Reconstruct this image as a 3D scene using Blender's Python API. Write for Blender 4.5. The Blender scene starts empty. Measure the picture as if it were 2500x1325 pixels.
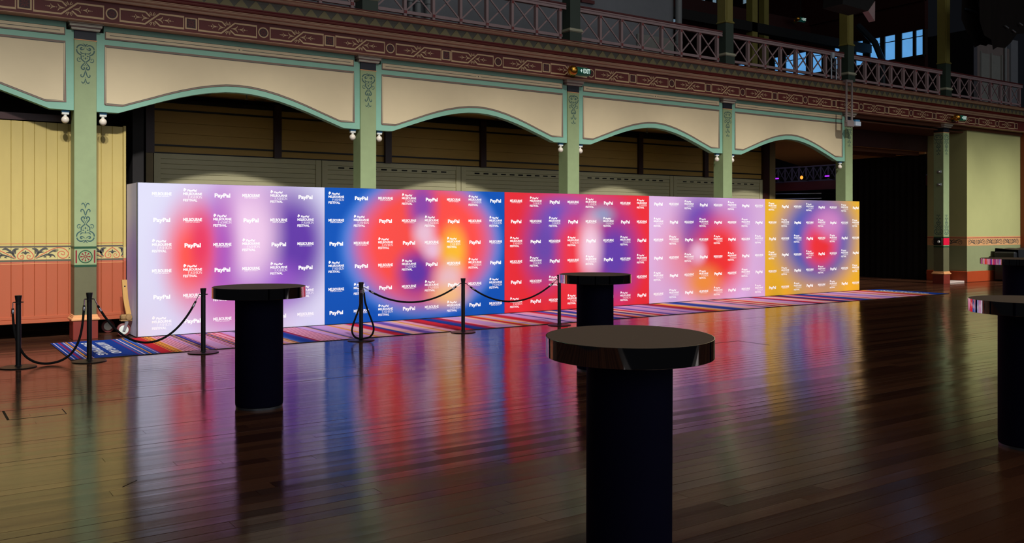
import bpy, math, random
from mathutils import Vector, Matrix
random.seed(7)
PI = math.pi
scene = bpy.context.scene
col = scene.collection

# ------------------------------------------------------------------ camera
FPX, CX, HZ, CAMH = 2190.0, 1250.0, 554.0, 1.7
TH = math.radians(34.2703)                       # heading, clockwise from +Y
cam_d = bpy.data.cameras.new('camera')
cam = bpy.data.objects.new('camera', cam_d)
col.objects.link(cam)
cam.location = (0, 0, CAMH)
cam.rotation_euler = (PI / 2, 0, -TH)
cam_d.sensor_width = 36.0
cam_d.lens = 36.0 * FPX / 2500.0
cam_d.shift_y = -(662.5 - HZ) / 2500.0
cam_d.clip_end = 300
scene.camera = cam

# ------------------------------------------------------------------ colour management
scene.view_settings.view_transform = 'Standard'
scene.view_settings.look = 'None'
scene.view_settings.gamma = 1.0
scene.view_settings.exposure = 0.0
scene.view_settings.use_curve_mapping = False
scene.cycles.use_denoising = True
scene.cycles.max_bounces = 8
scene.cycles.sample_clamp_indirect = 6.0

# ------------------------------------------------------------------ world: the dark upper hall
world = bpy.data.worlds.new('world')
scene.world = world
world.use_nodes = True
bg = world.node_tree.nodes['Background']
bg.inputs['Color'].default_value = (0.55, 0.62, 0.8, 1)
bg.inputs['Strength'].default_value = 0.006

# ------------------------------------------------------------------ stage lamps on the truss across the hall, and added fill lights
def spot(x, tx, power, tz=1.75, half=9.0, blend=1.0, ly=-3.0, lz=14.5, color=(1, 0.98, 0.955), ty=14.3, sx=1.0):
    d = bpy.data.lights.new('truss_spot', 'SPOT')
    d.energy = power
    d.spot_size = math.radians(2 * half)
    d.spot_blend = blend
    d.shadow_soft_size = 0.33
    d.color = color
    o = bpy.data.objects.new('truss_spot', d)
    col.objects.link(o)
    o.location = (x, ly, lz)
    o.rotation_euler = (Vector((tx, ty, tz)) - Vector((x, ly, lz))).to_track_quat('-Z', 'Y').to_euler()
    o.scale = (sx, 1, 1)
    return o
KEY = 10700.0
for i in range(14):
    tx = -0.8 + 2.4*i
    spot(tx + (1.6 if i > 9 else -3.2 - 0.16*(tx - 2.0)), tx, KEY*(1.22 if i < 3 else 1.0 if i > 9 else 1.12))
fill_d = bpy.data.lights.new('hall_fill_light', 'AREA')  # added broad fill from behind the camera, for ambient on the colonnade
fill_d.shape = 'RECTANGLE'
fill_d.size, fill_d.size_y = 64.0, 16.0
fill_d.energy = 2000.0
fill_d.color = (0.93, 0.95, 1.0)
fill = bpy.data.objects.new('hall_fill_light', fill_d)
col.objects.link(fill)
fill.location = (12, -17, 9.5)
fill.rotation_euler = (Vector((13, 15, 3)) - Vector((12, -17, 9.5))).to_track_quat('-Z', 'Y').to_euler()
top_fill_d = bpy.data.lights.new('overhead_fill_light', 'AREA')      # added overhead fill to brighten the table tops
top_fill_d.shape = 'RECTANGLE'
top_fill_d.size, top_fill_d.size_y = 24.0, 8.0
top_fill_d.energy = 420.0
top_fill_d.color = (1.0, 0.93, 0.84)
top_fill = bpy.data.objects.new('overhead_fill_light', top_fill_d)
col.objects.link(top_fill)
top_fill.location = (8, 4, 17)

# ------------------------------------------------------------------ helpers
def lin(c):
    return tuple(((v / 255.0) / 12.92 if v / 255.0 <= 0.04045 else ((v / 255.0 + 0.055) / 1.055) ** 2.4) for v in c)

def P(o, label=None, cat=None, group=None, kind=None):
    if label: o['label'] = label
    if cat: o['category'] = cat
    if group: o['group'] = group
    if kind: o['kind'] = kind
    return o

def empty(name, loc=(0, 0, 0), label=None, cat=None, group=None, kind=None, rz=0.0, rot=None):
    o = bpy.data.objects.new(name, None)
    col.objects.link(o)
    o.location = loc
    o.rotation_euler = rot if rot else (0, 0, rz)
    o.empty_display_size = 0.1
    return P(o, label, cat, group, kind)

def link(name, me, parent=None, loc=None, mats=None):
    o = bpy.data.objects.new(name, me)
    col.objects.link(o)
    if parent is not None: o.parent = parent
    if loc is not None: o.location = loc
    return o

def inst(o, parent, loc=(0, 0, 0), name=None):
    c = o.copy()
    col.objects.link(c)
    c.parent = parent
    c.location = loc
    return c

def copy_tree(o, parent=None, loc=None):
    c = o.copy()
    col.objects.link(c)
    c.parent = parent
    if loc is not None: c.location = loc
    for ch in list(o.children):
        copy_tree(ch, c)
    return c

class MB:
    def __init__(s): s.v, s.f, s.m, s.sm = [], [], [], []
    def add(s, vs, fs, mi=0, smooth=False):
        b = len(s.v)
        s.v += [tuple(p) for p in vs]
        for f in fs:
            s.f.append([b + i for i in f]); s.m.append(mi); s.sm.append(smooth)
        return s
    def box(s, x0, x1, y0, y1, z0, z1, mi=0, bev=0.0):
        if bev <= 0:
            vs = [(x0,y0,z0),(x1,y0,z0),(x1,y1,z0),(x0,y1,z0),(x0,y0,z1),(x1,y0,z1),(x1,y1,z1),(x0,y1,z1)]
            return s.add(vs, [(0,3,2,1),(4,5,6,7),(0,1,5,4),(1,2,6,5),(2,3,7,6),(3,0,4,7)], mi)
        b = min(bev, (x1-x0)/2.01, (y1-y0)/2.01, (z1-z0)/2.01)
        vs, idx = [], {}
        for ix, (X, sx) in enumerate(((x0, 1), (x1, -1))):
            for iy, (Y, sy) in enumerate(((y0, 1), (y1, -1))):
                for iz, (Z, sz) in enumerate(((z0, 1), (z1, -1))):
                    for a in range(3):
                        p = [X + sx*b, Y + sy*b, Z + sz*b]
                        p[a] = (X, Y, Z)[a]
                        idx[(ix, iy, iz, a)] = len(vs); vs.append(p)
        I = lambda x, y, z, a: idx[(x, y, z, a)]
        fs = []
        fs.append((I(0,0,0,0),I(0,0,1,0),I(0,1,1,0),I(0,1,0,0))); fs.append((I(1,0,0,0),I(1,1,0,0),I(1,1,1,0),I(1,0,1,0)))
        fs.append((I(0,0,0,1),I(1,0,0,1),I(1,0,1,1),I(0,0,1,1))); fs.append((I(0,1,0,1),I(0,1,1,1),I(1,1,1,1),I(1,1,0,1)))
        fs.append((I(0,0,0,2),I(0,1,0,2),I(1,1,0,2),I(1,0,0,2))); fs.append((I(0,0,1,2),I(1,0,1,2),I(1,1,1,2),I(0,1,1,2)))
        for a in range(3):
            p, q = [k for k in range(3) if k != a]
            for u in (0, 1):
                for w in (0, 1):
                    def key(t, ax):
                        k = [0, 0, 0]; k[a] = t; k[p] = u; k[q] = w
                        return idx[(k[0], k[1], k[2], ax)]
                    fs.append((key(0, p), key(1, p), key(1, q), key(0, q)))
        for ix in (0, 1):
            for iy in (0, 1):
                for iz in (0, 1):
                    fs.append((I(ix,iy,iz,0), I(ix,iy,iz,1), I(ix,iy,iz,2)))
        return s.add(vs, fs, mi)
    def prism(s, poly, axis, a0, a1, mi=0):
        """poly of (p, q) extruded along axis 'x' (p=y,q=z), 'y' (p=x,q=z) or 'z' (p=x,q=y)"""
        n = len(poly)
        def pt(p, q, a):
            return {'x': (a, p, q), 'y': (p, a, q), 'z': (p, q, a)}[axis]
        vs = [pt(p, q, a0) for p, q in poly] + [pt(p, q, a1) for p, q in poly]
        fs = [tuple(range(n)), tuple(range(2*n-1, n-1, -1))]
        fs += [(i, n+i, n+(i+1) % n, (i+1) % n) for i in range(n)]
        return s.add(vs, fs, mi)
    def lathe(s, prof, c=(0, 0, 0), n=32, mi=0, axis='z', smooth=True):
        vs, fs = [], []
        for r, h in prof:
            for i in range(n):
                a = 2*PI*i/n
                u, w = r*math.cos(a), r*math.sin(a)
                p = {'z': (u, w, h), 'x': (h, u, w), 'y': (u, h, w)}[axis]
                vs.append((c[0]+p[0], c[1]+p[1], c[2]+p[2]))
        for k in range(len(prof)-1):
            for i in range(n):
                j = (i+1) % n
                fs.append((k*n+i, k*n+j, (k+1)*n+j, (k+1)*n+i))
        if prof[0][0] > 1e-4: fs.append(tuple(range(n-1, -1, -1)))
        if prof[-1][0] > 1e-4: fs.append(tuple(range((len(prof)-1)*n, len(prof)*n)))
        return s.add(vs, fs, mi, smooth)
    def tube(s, pts, r, n=8, mi=0):
        pts = [Vector(p) for p in pts]
        vs, fs = [], []
        up = Vector((0, 1, 0.013))
        for i, p in enumerate(pts):
            t = (pts[min(i+1, len(pts)-1)] - pts[max(i-1, 0)]).normalized()
            a = t.cross(up)
            if a.length < 1e-3: a = t.cross(Vector((1, 0, 0)))
            a.normalize(); b = t.cross(a)
            rr = r[i] if isinstance(r, (list, tuple)) else r
            for k in range(n):
                an = 2*PI*k/n
                vs.append(p + a*(rr*math.cos(an)) + b*(rr*math.sin(an)))
        m = len(pts)
        for i in range(m-1):
            for k in range(n):
                j = (k+1) % n
                fs.append((i*n+k, i*n+j, (i+1)*n+j, (i+1)*n+k))
        fs.append(tuple(range(n-1, -1, -1))); fs.append(tuple(range((m-1)*n, m*n)))
        return s.add(vs, fs, mi, True)
    def ribbon(s, pts, w, y=0.0, mi=0, k=5, straight=False, t=0.0):
        """flat painted stroke in the xz plane; w one width or one per given point"""
        if not isinstance(w, (list, tuple)): w = [w]*len(pts)
        q = []
        if straight or len(pts) < 3:
            q = [(p[0], p[1], ww) for p, ww in zip(pts, w)]
        else:
            for i in range(len(pts)-1):
                p0, p1, p2, p3 = (pts[max(i-1, 0)], pts[i], pts[i+1], pts[min(i+2, len(pts)-1)])
                for j in range(k):
                    u = j/k
                    f = lambda a, b, c_, d: 0.5*((2*b)+(-a+c_)*u+(2*a-5*b+4*c_-d)*u*u+(-a+3*b-3*c_+d)*u**3)
                    q.append((f(p0[0],p1[0],p2[0],p3[0]), f(p0[1],p1[1],p2[1],p3[1]), w[i]*(1-u)+w[i+1]*u))
            q.append((pts[-1][0], pts[-1][1], w[-1]))
        vs, n = [], len(q)
        for i, (x, z, ww) in enumerate(q):
            a, b = q[max(i-1, 0)], q[min(i+1, n-1)]
            dx, dz = b[0]-a[0], b[1]-a[1]
            l = math.hypot(dx, dz) or 1e-6
            nx, nz = -dz/l*ww/2, dx/l*ww/2
            if 0 < i < n-1 and straight:
                d1 = Vector((x-a[0], z-a[1])).normalized(); d2 = Vector((b[0]-x, b[1]-z)).normalized()
                m = max(0.35, math.sqrt(max(0.0, (1+d1.dot(d2))/2)))
                nx, nz = nx/m, nz/m
            vs += [(x+nx, y, z+nz), (x-nx, y, z-nz)]
        fs = [(2*i, 2*i+2, 2*i+3, 2*i+1) for i in range(n-1)]
        return s.add(vs, fs, mi)
    def disc(s, x, z, r, y=0.0, mi=0, n=12):
        return s.add([(x+r*math.cos(2*PI*i/n), y, z+r*math.sin(2*PI*i/n)) for i in range(n)], [tuple(range(n))], mi)
    def poly(s, pts, y=0.0, mi=0):
        return s.add([(x, y, z) for x, z in pts], [tuple(range(len(pts)))], mi)
    def mesh(s, name, mats):
        me = bpy.data.meshes.new(name)
        me.from_pydata(s.v, [], s.f)
        if not isinstance(mats, (list, tuple)): mats = [mats]
        for m in mats: me.materials.append(m)
        if len(mats) > 1: me.polygons.foreach_set('material_index', s.m)
        if any(s.sm): me.polygons.foreach_set('use_smooth', s.sm)
        me.update()
        if any(s.sm): me.set_sharp_from_angle(angle=math.radians(38))
        return me
    def build(s, name, mats, parent=None, loc=None):
        return link(name, s.mesh(name, mats), parent, loc)

def fixn(me):
    import bmesh
    bm = bmesh.new(); bm.from_mesh(me)
    bmesh.ops.recalc_face_normals(bm, faces=bm.faces)
    bm.to_mesh(me); bm.free()
    return me

def box(name, mat, parent, x0, x1, y0, y1, z0, z1, bev=0.0):
    return MB().box(x0, x1, y0, y1, z0, z1, 0, bev).build(name, mat, parent)

# ------------------------------------------------------------------ materials
class NT:
    def __init__(s, name):
        s.m = bpy.data.materials.new(name); s.m.use_nodes = True
        s.t = s.m.node_tree; s.n = s.t.nodes; s.b = s.n['Principled BSDF']
    def node(s, typ, **kw):
        o = s.n.new(typ)
        for k, v in kw.items(): setattr(o, k, v)
        return o
    def L(s, a, b): s.t.links.new(a, b)
    def math(s, op, a, b=None, c=None):
        o = s.node('ShaderNodeMath', operation=op)
        for i, v in enumerate((a, b, c)):
            if v is None: continue
            if isinstance(v, (int, float)): o.inputs[i].default_value = v
            else: s.L(v, o.inputs[i])
        return o.outputs[0]
    def mix(s, f, a, b, blend='MIX'):
        o = s.node('ShaderNodeMix', data_type='RGBA', blend_type=blend)
        for i, v in ((0, f), (6, a), (7, b)):
            if isinstance(v, (int, float)): o.inputs[i].default_value = v
            elif isinstance(v, tuple): o.inputs[i].default_value = (*v[:3], 1)
            else: s.L(v, o.inputs[i])
        return o.outputs[2]
    def noise(s, scale=5, detail=3, vec=None, rough=0.55):
        o = s.node('ShaderNodeTexNoise')
        o.inputs['Scale'].default_value = scale; o.inputs['Detail'].default_value = detail; o.inputs['Roughness'].default_value = rough
        if vec is not None: s.L(vec, o.inputs['Vector'])
        return o.outputs['Fac']
    def mapping(s, scale=(1, 1, 1), src='Object'):
        if src == 'Position':
            out = s.node('ShaderNodeNewGeometry').outputs['Position']
        else:
            out = s.node('ShaderNodeTexCoord').outputs[src]
        mp = s.node('ShaderNodeMapping')
        mp.inputs['Scale'].default_value = scale
        s.L(out, mp.inputs['Vector'])
        return mp.outputs['Vector']
    def bump(s, h, strength=0.2, dist=0.005):
        o = s.node('ShaderNodeBump')
        o.inputs['Strength'].default_value = strength; o.inputs['Distance'].default_value = dist
        s.L(h, o.inputs['Height']); s.L(o.outputs[0], s.b.inputs['Normal'])

def mat(name, c, rough=0.55, metal=0.0, var=0.12, scale=6.0, bump=0.0, stretch=(1, 1, 1), emit=0.0, spec=0.4, speck=0.0, coat=0.0):
    """painted or plain surface: base colour with slight wear noise"""
    t = NT(name)
    base = lin(c)
    b = t.b
    b.inputs['Roughness'].default_value = rough
    b.inputs['Metallic'].default_value = metal
    b.inputs['Specular IOR Level'].default_value = spec
    b.inputs['Coat Weight'].default_value = coat
    v = t.mapping(stretch)
    n = t.noise(scale, 4, v)
    out = t.mix(n, tuple(max(0, x*(1-var)) for x in base), tuple(min(1, x*(1+var)) for x in base))
    if speck > 0:      # chipped paint
        n2 = t.noise(scale*9, 2, v)
        r = t.math('MULTIPLY', t.math('GREATER_THAN', n2, 1-speck), 0.5)
        out = t.mix(r, out, (0.75, 0.66, 0.55))
    t.L(out, b.inputs['Base Color'])
    if emit > 0:
        t.L(out, b.inputs['Emission Color']); b.inputs['Emission Strength'].default_value = emit
    if bump > 0: t.bump(t.noise(scale*14, 3, v), bump, 0.004)
    return t.m

M = {}
M['pale_green'] = mat('pale_green_paint', (142, 158, 114), 0.5, speck=0.17, bump=0.12)
M['olive'] = mat('olive_paint', (98, 96, 68), 0.5, bump=0.12)
M['olive_side'] = mat('olive_upper_paint', (120, 112, 60), 0.5)
M['dark_green'] = mat('dark_green_paint', (26, 70, 44), 0.5)
M['bottle_green'] = mat('bottle_green_paint', (60, 74, 62), 0.45)
M['stencil'] = mat('blue_green_stencil_paint', (52, 84, 80), 0.55, var=0.2)
M['maroon'] = mat('maroon_paint', (128, 28, 34), 0.5)
M['terracotta'] = mat('terracotta_paint', (122, 46, 35), 0.45, speck=0.16, bump=0.1)
M['tan_mould'] = mat('tan_moulding_paint', (222, 158, 104), 0.45, speck=0.14)
M['black_paint'] = mat('black_necking_paint', (24, 27, 36), 0.45)
M['cap'] = mat('stone_coloured_capital_paint', (186, 180, 158), 0.5)
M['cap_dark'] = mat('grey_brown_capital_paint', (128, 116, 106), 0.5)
M['teal'] = mat('sea_green_paint', (134, 182, 158), 0.45, var=0.08, bump=0.1)
M['cream'] = mat('cream_panel_paint', (212, 194, 156), 0.55, var=0.06, scale=3, bump=0.06)
M['brown_line'] = mat('grey_brown_edge_line', (124, 104, 90), 0.5)
M['thin_line'] = mat('dark_grey_line_paint', (72, 74, 70), 0.5)
M['frieze_red'] = mat('dark_red_frieze_paint', (98, 36, 31), 0.5)
M['frieze_tan'] = mat('tan_stencil_paint', (206, 174, 132), 0.55)
M['roundel_dark'] = mat('dark_rosette_paint', (62, 32, 34), 0.5)
M['moulding'] = mat('pinkish_tan_cornice_paint', (178, 142, 112), 0.5)
M['cornice_red'] = mat('oxide_red_cornice_paint', (100, 30, 20), 0.45)
M['saw_grey'] = mat('grey_band_paint', (94, 90, 78), 0.55)
M['saw_olive'] = mat('olive_tooth_paint', (132, 122, 84), 0.55)
M['rail_pink'] = mat('pinkish_grey_rail_paint', (168, 142, 142), 0.45)
M['rail_cap'] = mat('dark_red_handrail_paint', (96, 40, 40), 0.4)
M['stud'] = mat('red_stud_paint', (150, 52, 50), 0.45)
M['gallery_shaft'] = mat('olive_gold_column_paint', (138, 130, 66), 0.45)
M['white_mould'] = mat('off_white_moulding_paint', (190, 188, 160), 0.45)
M['grey_wall'] = mat('grey_plaster', (128, 132, 138), 0.8, var=0.08, bump=0.15)
M['pipe'] = mat('grey_pipe_paint', (140, 146, 148), 0.45)
M['door_grey'] = mat('pale_grey_door_paint', (150, 152, 146), 0.5)
M['dark_timber'] = mat('dark_brown_timber', (56, 26, 24), 0.4, var=0.3, stretch=(6, 6, 0.6))
M['board_yellow'] = mat('mustard_board_paint', (186, 148, 74), 0.6, var=0.1, stretch=(0.5, 3, 3))
M['black_rail'] = mat('black_rail_paint', (22, 18, 16), 0.5)
M['shutter'] = mat('grey_green_shutter_paint', (200, 192, 150), 0.5, var=0.06)
M['slot'] = mat('black_slot', (16, 16, 14), 0.7)
M['jamb'] = mat('khaki_jamb_paint', (140, 122, 84), 0.55)
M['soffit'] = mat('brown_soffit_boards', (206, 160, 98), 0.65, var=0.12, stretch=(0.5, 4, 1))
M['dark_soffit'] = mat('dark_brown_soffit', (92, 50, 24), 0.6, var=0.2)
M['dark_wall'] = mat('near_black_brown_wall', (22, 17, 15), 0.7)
M['black_cloth'] = mat('black_drape_cloth', (32, 28, 26), 0.95, bump=0.2, spec=0.1)
M['charcoal'] = mat('black_powder_coat', (13, 13, 14), 0.45, spec=0.4)
M['rope'] = mat('black_velvet_rope', (12, 12, 13), 0.85, spec=0.2)
M['chrome'] = mat('polished_chrome', (215, 215, 220), 0.12, metal=1.0, var=0.02)
M['rim'] = mat('dark_mirror_laminate', (196, 186, 180), 0.035, metal=1.0, var=0.02)
M['table_top'] = mat('dark_taupe_table_top', (132, 112, 92), 0.65, var=0.1, scale=60, bump=0.08)
M['table_leg'] = mat('midnight_navy_column_cover', (9, 8, 33), 0.8, spec=0.1)
M['alu'] = mat('aluminium_frame', (92, 94, 98), 0.4, metal=0.6)
M['ink'] = mat('white_print', (252, 252, 252), 0.6, var=0.01)
M['brass'] = mat('aged_brass', (206, 150, 60), 0.28, metal=1.0)
M['exit_green'] = mat('exit_sign_green', (14, 84, 66), 0.4, emit=0.12)
M['exit_white'] = mat('exit_sign_lettering', (225, 250, 240), 0.5, emit=0.55, var=0.02)
M['globe'] = mat('opal_glass_globe', (238, 226, 206), 0.2, var=0.06, coat=0.4)
M['bracket_white'] = mat('white_lamp_bracket', (226, 226, 216), 0.4)
M['tape_blue'] = mat('blue_tape', (64, 128, 170), 0.5)
M['red_tape'] = mat('red_tape', (222, 24, 62), 0.4)
M['wood_pale'] = mat('pale_varnished_timber', (202, 158, 92), 0.4, var=0.2, stretch=(5, 5, 0.8))
M['wood_rough'] = mat('rough_sawn_block', (150, 118, 74), 0.7, var=0.35, bump=0.4)
M['tyre'] = mat('oxblood_caster_tyre', (112, 54, 54), 0.5)
M['hub'] = mat('white_nylon_hub', (218, 224, 214), 0.4)
M['galv'] = mat('galvanised_steel', (166, 172, 178), 0.38, metal=0.8)
M['flood_white'] = mat('pale_blue_grey_lamp_body', (196, 210, 222), 0.35)
M['box_grey'] = mat('grey_junction_box', (138, 126, 122), 0.5)
M['pier_green'] = mat('pale_sage_wall_paint', (180, 180, 120), 0.6, var=0.06, scale=2.5, bump=0.08)
M['pier_low'] = mat('sage_dado_paint', (140, 146, 104), 0.6, var=0.06, bump=0.08)
M['pier_frieze'] = mat('sandy_frieze_paint', (214, 160, 108), 0.55)
M['rust'] = mat('rust_red_plinth_paint', (176, 72, 36), 0.4, var=0.08)
M['step'] = mat('pale_marble_step', (226, 204, 192), 0.4)
M['rust_wood'] = mat('varnished_red_timber', (140, 66, 32), 0.4, var=0.25, stretch=(5, 5, 0.6))
M['case'] = mat('black_vinyl_cover', (22, 24, 28), 0.5, bump=0.4, scale=3)
M['dark_steel'] = mat('blue_black_ironwork', (34, 46, 56), 0.45)
M['window_frame'] = mat('dark_window_frame', (40, 34, 30), 0.6)
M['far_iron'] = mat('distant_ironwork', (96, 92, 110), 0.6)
M['leaf_black'] = mat('charcoal_leaf_stencil', (74, 72, 66), 0.6, var=0.25)
M['scroll_red'] = mat('brick_red_scroll_stencil', (196, 92, 68), 0.55, var=0.15)
M['line_dark'] = mat('slate_line_paint', (88, 82, 74), 0.55)
M['line_green'] = mat('grey_green_line_paint', (84, 88, 70), 0.55)
M['carpet_ink'] = mat('white_carpet_lettering', (225, 232, 240), 0.9, spec=0.1)

def glow(name, c, s):
    t = NT(name)
    t.b.inputs['Base Color'].default_value = (*lin(c), 1)
    v = t.mapping((1, 1, 1))
    n = t.noise(3, 3, v)
    t.L(t.mix(n, tuple(x*0.85 for x in lin(c)), tuple(min(1, x*1.15) for x in lin(c))), t.b.inputs['Emission Color'])
    t.b.inputs['Emission Strength'].default_value = s
    return t.m
M['pane_blue'] = glow('daylit_blue_glass', (96, 164, 226), 0.85)
M['pane_pale'] = glow('daylit_frosted_glass', (128, 158, 178), 0.5)
M['lamp_purple'] = glow('purple_stage_lamp', (176, 50, 235), 1.1)
M['lamp_orange'] = glow('amber_stage_lamp', (255, 150, 50), 1.6)
M['lamp_green'] = glow('green_lit_panel', (110, 170, 100), 0.45)

def wood_floor():
    t = NT('dark_polished_floorboards')
    pos = t.mapping((1, 1, 1), 'Position')
    sep = t.node('ShaderNodeSeparateXYZ'); t.L(pos, sep.inputs[0])
    row = t.math('FLOOR', t.math('DIVIDE', sep.outputs['Y'], 0.13))
    wn = t.node('ShaderNodeTexWhiteNoise', noise_dimensions='2D')
    cmb = t.node('ShaderNodeCombineXYZ')
    t.L(row, cmb.inputs[0])
    t.L(t.node('ShaderNodeObjectInfo').outputs['Random'], cmb.inputs[1])
    t.L(cmb.outputs[0], wn.inputs['Vector'])
    g = t.noise(3.0, 6, t.mapping((0.9, 26, 1), 'Position'), 0.65)
    blot = t.noise(0.55, 3, t.mapping((1, 1.4, 1), 'Position'))
    c = t.mix(wn.outputs['Value'], lin((70, 41, 29)), lin((124, 80, 54)))
    c = t.mix(t.math('MULTIPLY', g, 0.8), c, lin((48, 24, 16)))
    t.L(c, t.b.inputs['Base Color'])
    r = t.math('ADD', 0.088, t.math('MULTIPLY', g, 0.07))
    r = t.math('ADD', r, t.math('MULTIPLY', blot, 0.05))
    t.L(r, t.b.inputs['Roughness'])
    t.b.inputs['IOR'].default_value = 1.56
    t.b.inputs['Specular IOR Level'].default_value = 0.5
    tg = t.node('ShaderNodeCombineXYZ'); tg.inputs[1].default_value = 1.0
    t.L(tg.outputs[0], t.b.inputs['Tangent']); t.b.inputs['Anisotropic'].default_value = 0.65
    ripple = t.noise(1.0, 2, t.mapping((0.35, 10.5, 1), 'Position'))
    t.bump(t.math('ADD', t.math('MULTIPLY', g, 0.22), ripple), 0.15, 0.005)
    return t.m
M['floor'] = wood_floor()

def split_paint(name, stops, rough=0.5, speck=0.1):
    """paint that changes colour at fixed heights (dado, frieze, upper wall)"""
    t = NT(name)
    pos = t.mapping((1, 1, 1), 'Position')
    sep = t.node('ShaderNodeSeparateXYZ'); t.L(pos, sep.inputs[0])
    out = lin(stops[0][1])
    n = t.noise(4, 4, t.mapping((2, 2, 0.5)))
    for z, c in stops[1:]:
        out = t.mix(t.math('GREATER_THAN', sep.outputs['Z'], z), out, lin(c))
    out = t.mix(t.math('MULTIPLY', n, 0.22), out, (0.16, 0.09, 0.04), 'MIX')
    n2 = t.noise(60, 2, t.mapping((1, 1, 1)))
    out = t.mix(t.math('MULTIPLY', t.math('GREATER_THAN', n2, 0.80), 0.6), out, (0.8, 0.7, 0.5))
    t.L(out, t.b.inputs['Base Color'])
    t.b.inputs['Roughness'].default_value = rough
    t.bump(t.noise(50, 3, t.mapping((1, 1, 0.3))), 0.12, 0.004)
    return t.m
M['board'] = split_paint('terracotta_and_yellow_board_paint', [(0, (176, 84, 50)), (1.158, (184, 100, 74)), (1.205, (204, 190, 124)), (1.385, (196, 174, 98))])

# backdrop prints: blurred colour blobs in the panel's own coordinates
def print_mat(name, base, blobs, x0):
    t = NT(name)
    tc = t.node('ShaderNodeTexCoord')
    sep = t.node('ShaderNodeSeparateXYZ'); t.L(tc.outputs['Object'], sep.inputs[0])
    dim = lambda c: tuple(0.84*v for v in lin(c))
    out = dim(base)
    for cx, cz, rx, rz, inner, c, a in blobs:
        dx = t.math('DIVIDE', t.math('SUBTRACT', sep.outputs['X'], cx - x0), rx)
        dz = t.math('DIVIDE', t.math('SUBTRACT', sep.outputs['Z'], cz), rz)
        d = t.math('SQRT', t.math('ADD', t.math('MULTIPLY', dx, dx), t.math('MULTIPLY', dz, dz)))
        mr = t.node('ShaderNodeMapRange', interpolation_type='SMOOTHSTEP')
        mr.inputs['From Min'].default_value = inner; mr.inputs['From Max'].default_value = 1.04 if inner > 0.8 else 1.08 if inner > 0.6 else 1.28
        mr.inputs['To Min'].default_value = a; mr.inputs['To Max'].default_value = 0.0
        t.L(d, mr.inputs['Value'])
        out = t.mix(mr.outputs[0], out, dim(c))
    if isinstance(out, tuple): t.b.inputs['Base Color'].default_value = (*out, 1)
    else: t.L(out, t.b.inputs['Base Color'])
    t.b.inputs['Roughness'].default_value = 0.7
    t.b.inputs['Specular IOR Level'].default_value = 0.15
    return t.m

# ------------------------------------------------------------------ lettering
def text_shape(s, x0, z0, w, h, offset=0.0, shear=0.0, base_h=None):
    """flat letters of the built-in face, fitted to a box; base_h: fit this capital string's height to h instead of the whole box"""
    def raw(ss):
        cu = bpy.data.curves.new('lettering', 'FONT')
        cu.body = ss; cu.size = 1.0; cu.offset = offset; cu.shear = shear; cu.resolution_u = 3
        o = bpy.data.objects.new('lettering', cu); col.objects.link(o)
        dg = bpy.context.evaluated_depsgraph_get()
        me = bpy.data.meshes.new_from_object(o.evaluated_get(dg))
        vs = [tuple(v.co) for v in me.vertices]; fs = [tuple(p.vertices) for p in me.polygons]
        bpy.data.objects.remove(o); bpy.data.curves.remove(cu); bpy.data.meshes.remove(me)
        return vs, fs
    vs, fs = raw(s)
    ax = min(v[0] for v in vs); bx = max(v[0] for v in vs)
    ref = raw(base_h)[0] if base_h else vs
    az = min(v[1] for v in ref); bz = max(v[1] for v in ref)
    return [(x0 + (v[0]-ax)/(bx-ax)*w, 0.0, z0 + (v[1]-az)/(bz-az)*h) for v in vs], fs

SERIF = {'F': [((.1,0),(.1,1),.1),((.1,1),(.62,1),.05),((.1,.52),(.48,.52),.05),((0,0),(.25,0),.04),((0,1),(.2,1),.04),((.62,1.02),(.62,.82),.04),((.48,.42),(.48,.62),.04)],
 'A': [((.06,0),(.42,1),.05),((.42,1),(.78,0),.11),((.2,.36),(.62,.36),.05),((-.06,0),(.18,0),.04),((.64,0),(.92,0),.04)],
 'S': 'curve',
 'H': [((.1,0),(.1,1),.1),((.7,0),(.7,1),.1),((.1,.52),(.7,.52),.05),((0,0),(.22,0),.04),((0,1),(.22,1),.04),((.58,0),(.82,0),.04),((.58,1),(.82,1),.04)],
 'I': [((.12,0),(.12,1),.1),((0,0),(.24,0),.04),((0,1),(.24,1),.04)],
 'O': 'ring',
 'N': [((.1,0),(.1,1),.05),((.1,1),(.74,0),.1),((.74,0),(.74,1),.05),((0,0),(.2,0),.04),((-.02,1),(.14,1),.04),((.62,1),(.84,1),.04)]}
ADV = {'F': .72, 'A': .92, 'S': .62, 'H': .92, 'I': .34, 'O': .92, 'N': .9}
def serif_word(mb, word, x0, z0, w, h, y):
    tot = sum(ADV[c] for c in word)
    k = w/tot
    x = x0
    for c in word:
        g = SERIF[c]
        T = lambda p: (x + p[0]*k, z0 + p[1]*h)
        if g == 'curve':
            mb.ribbon([T(p) for p in ((.46,.8),(.36,.98),(.16,.96),(.08,.78),(.16,.6),(.36,.46),(.46,.26),(.36,.04),(.16,.02),(.06,.2))], [.05*k,.06*k,.07*k,.09*k,.1*k,.1*k,.09*k,.07*k,.05*k,.05*k], y)
        elif g == 'ring':
            pts = [T((.42+.38*math.cos(a*PI/8), .5+.52*math.sin(a*PI/8))) for a in range(17)]
            mb.ribbon(pts, [(.05+.06*abs(math.cos(a*PI/8)))*k for a in range(17)], y, k=2)
        else:
            for a, b, ww in g: mb.ribbon([T(a), T(b)], ww*k, y)
        x += ADV[c]*k

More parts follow.
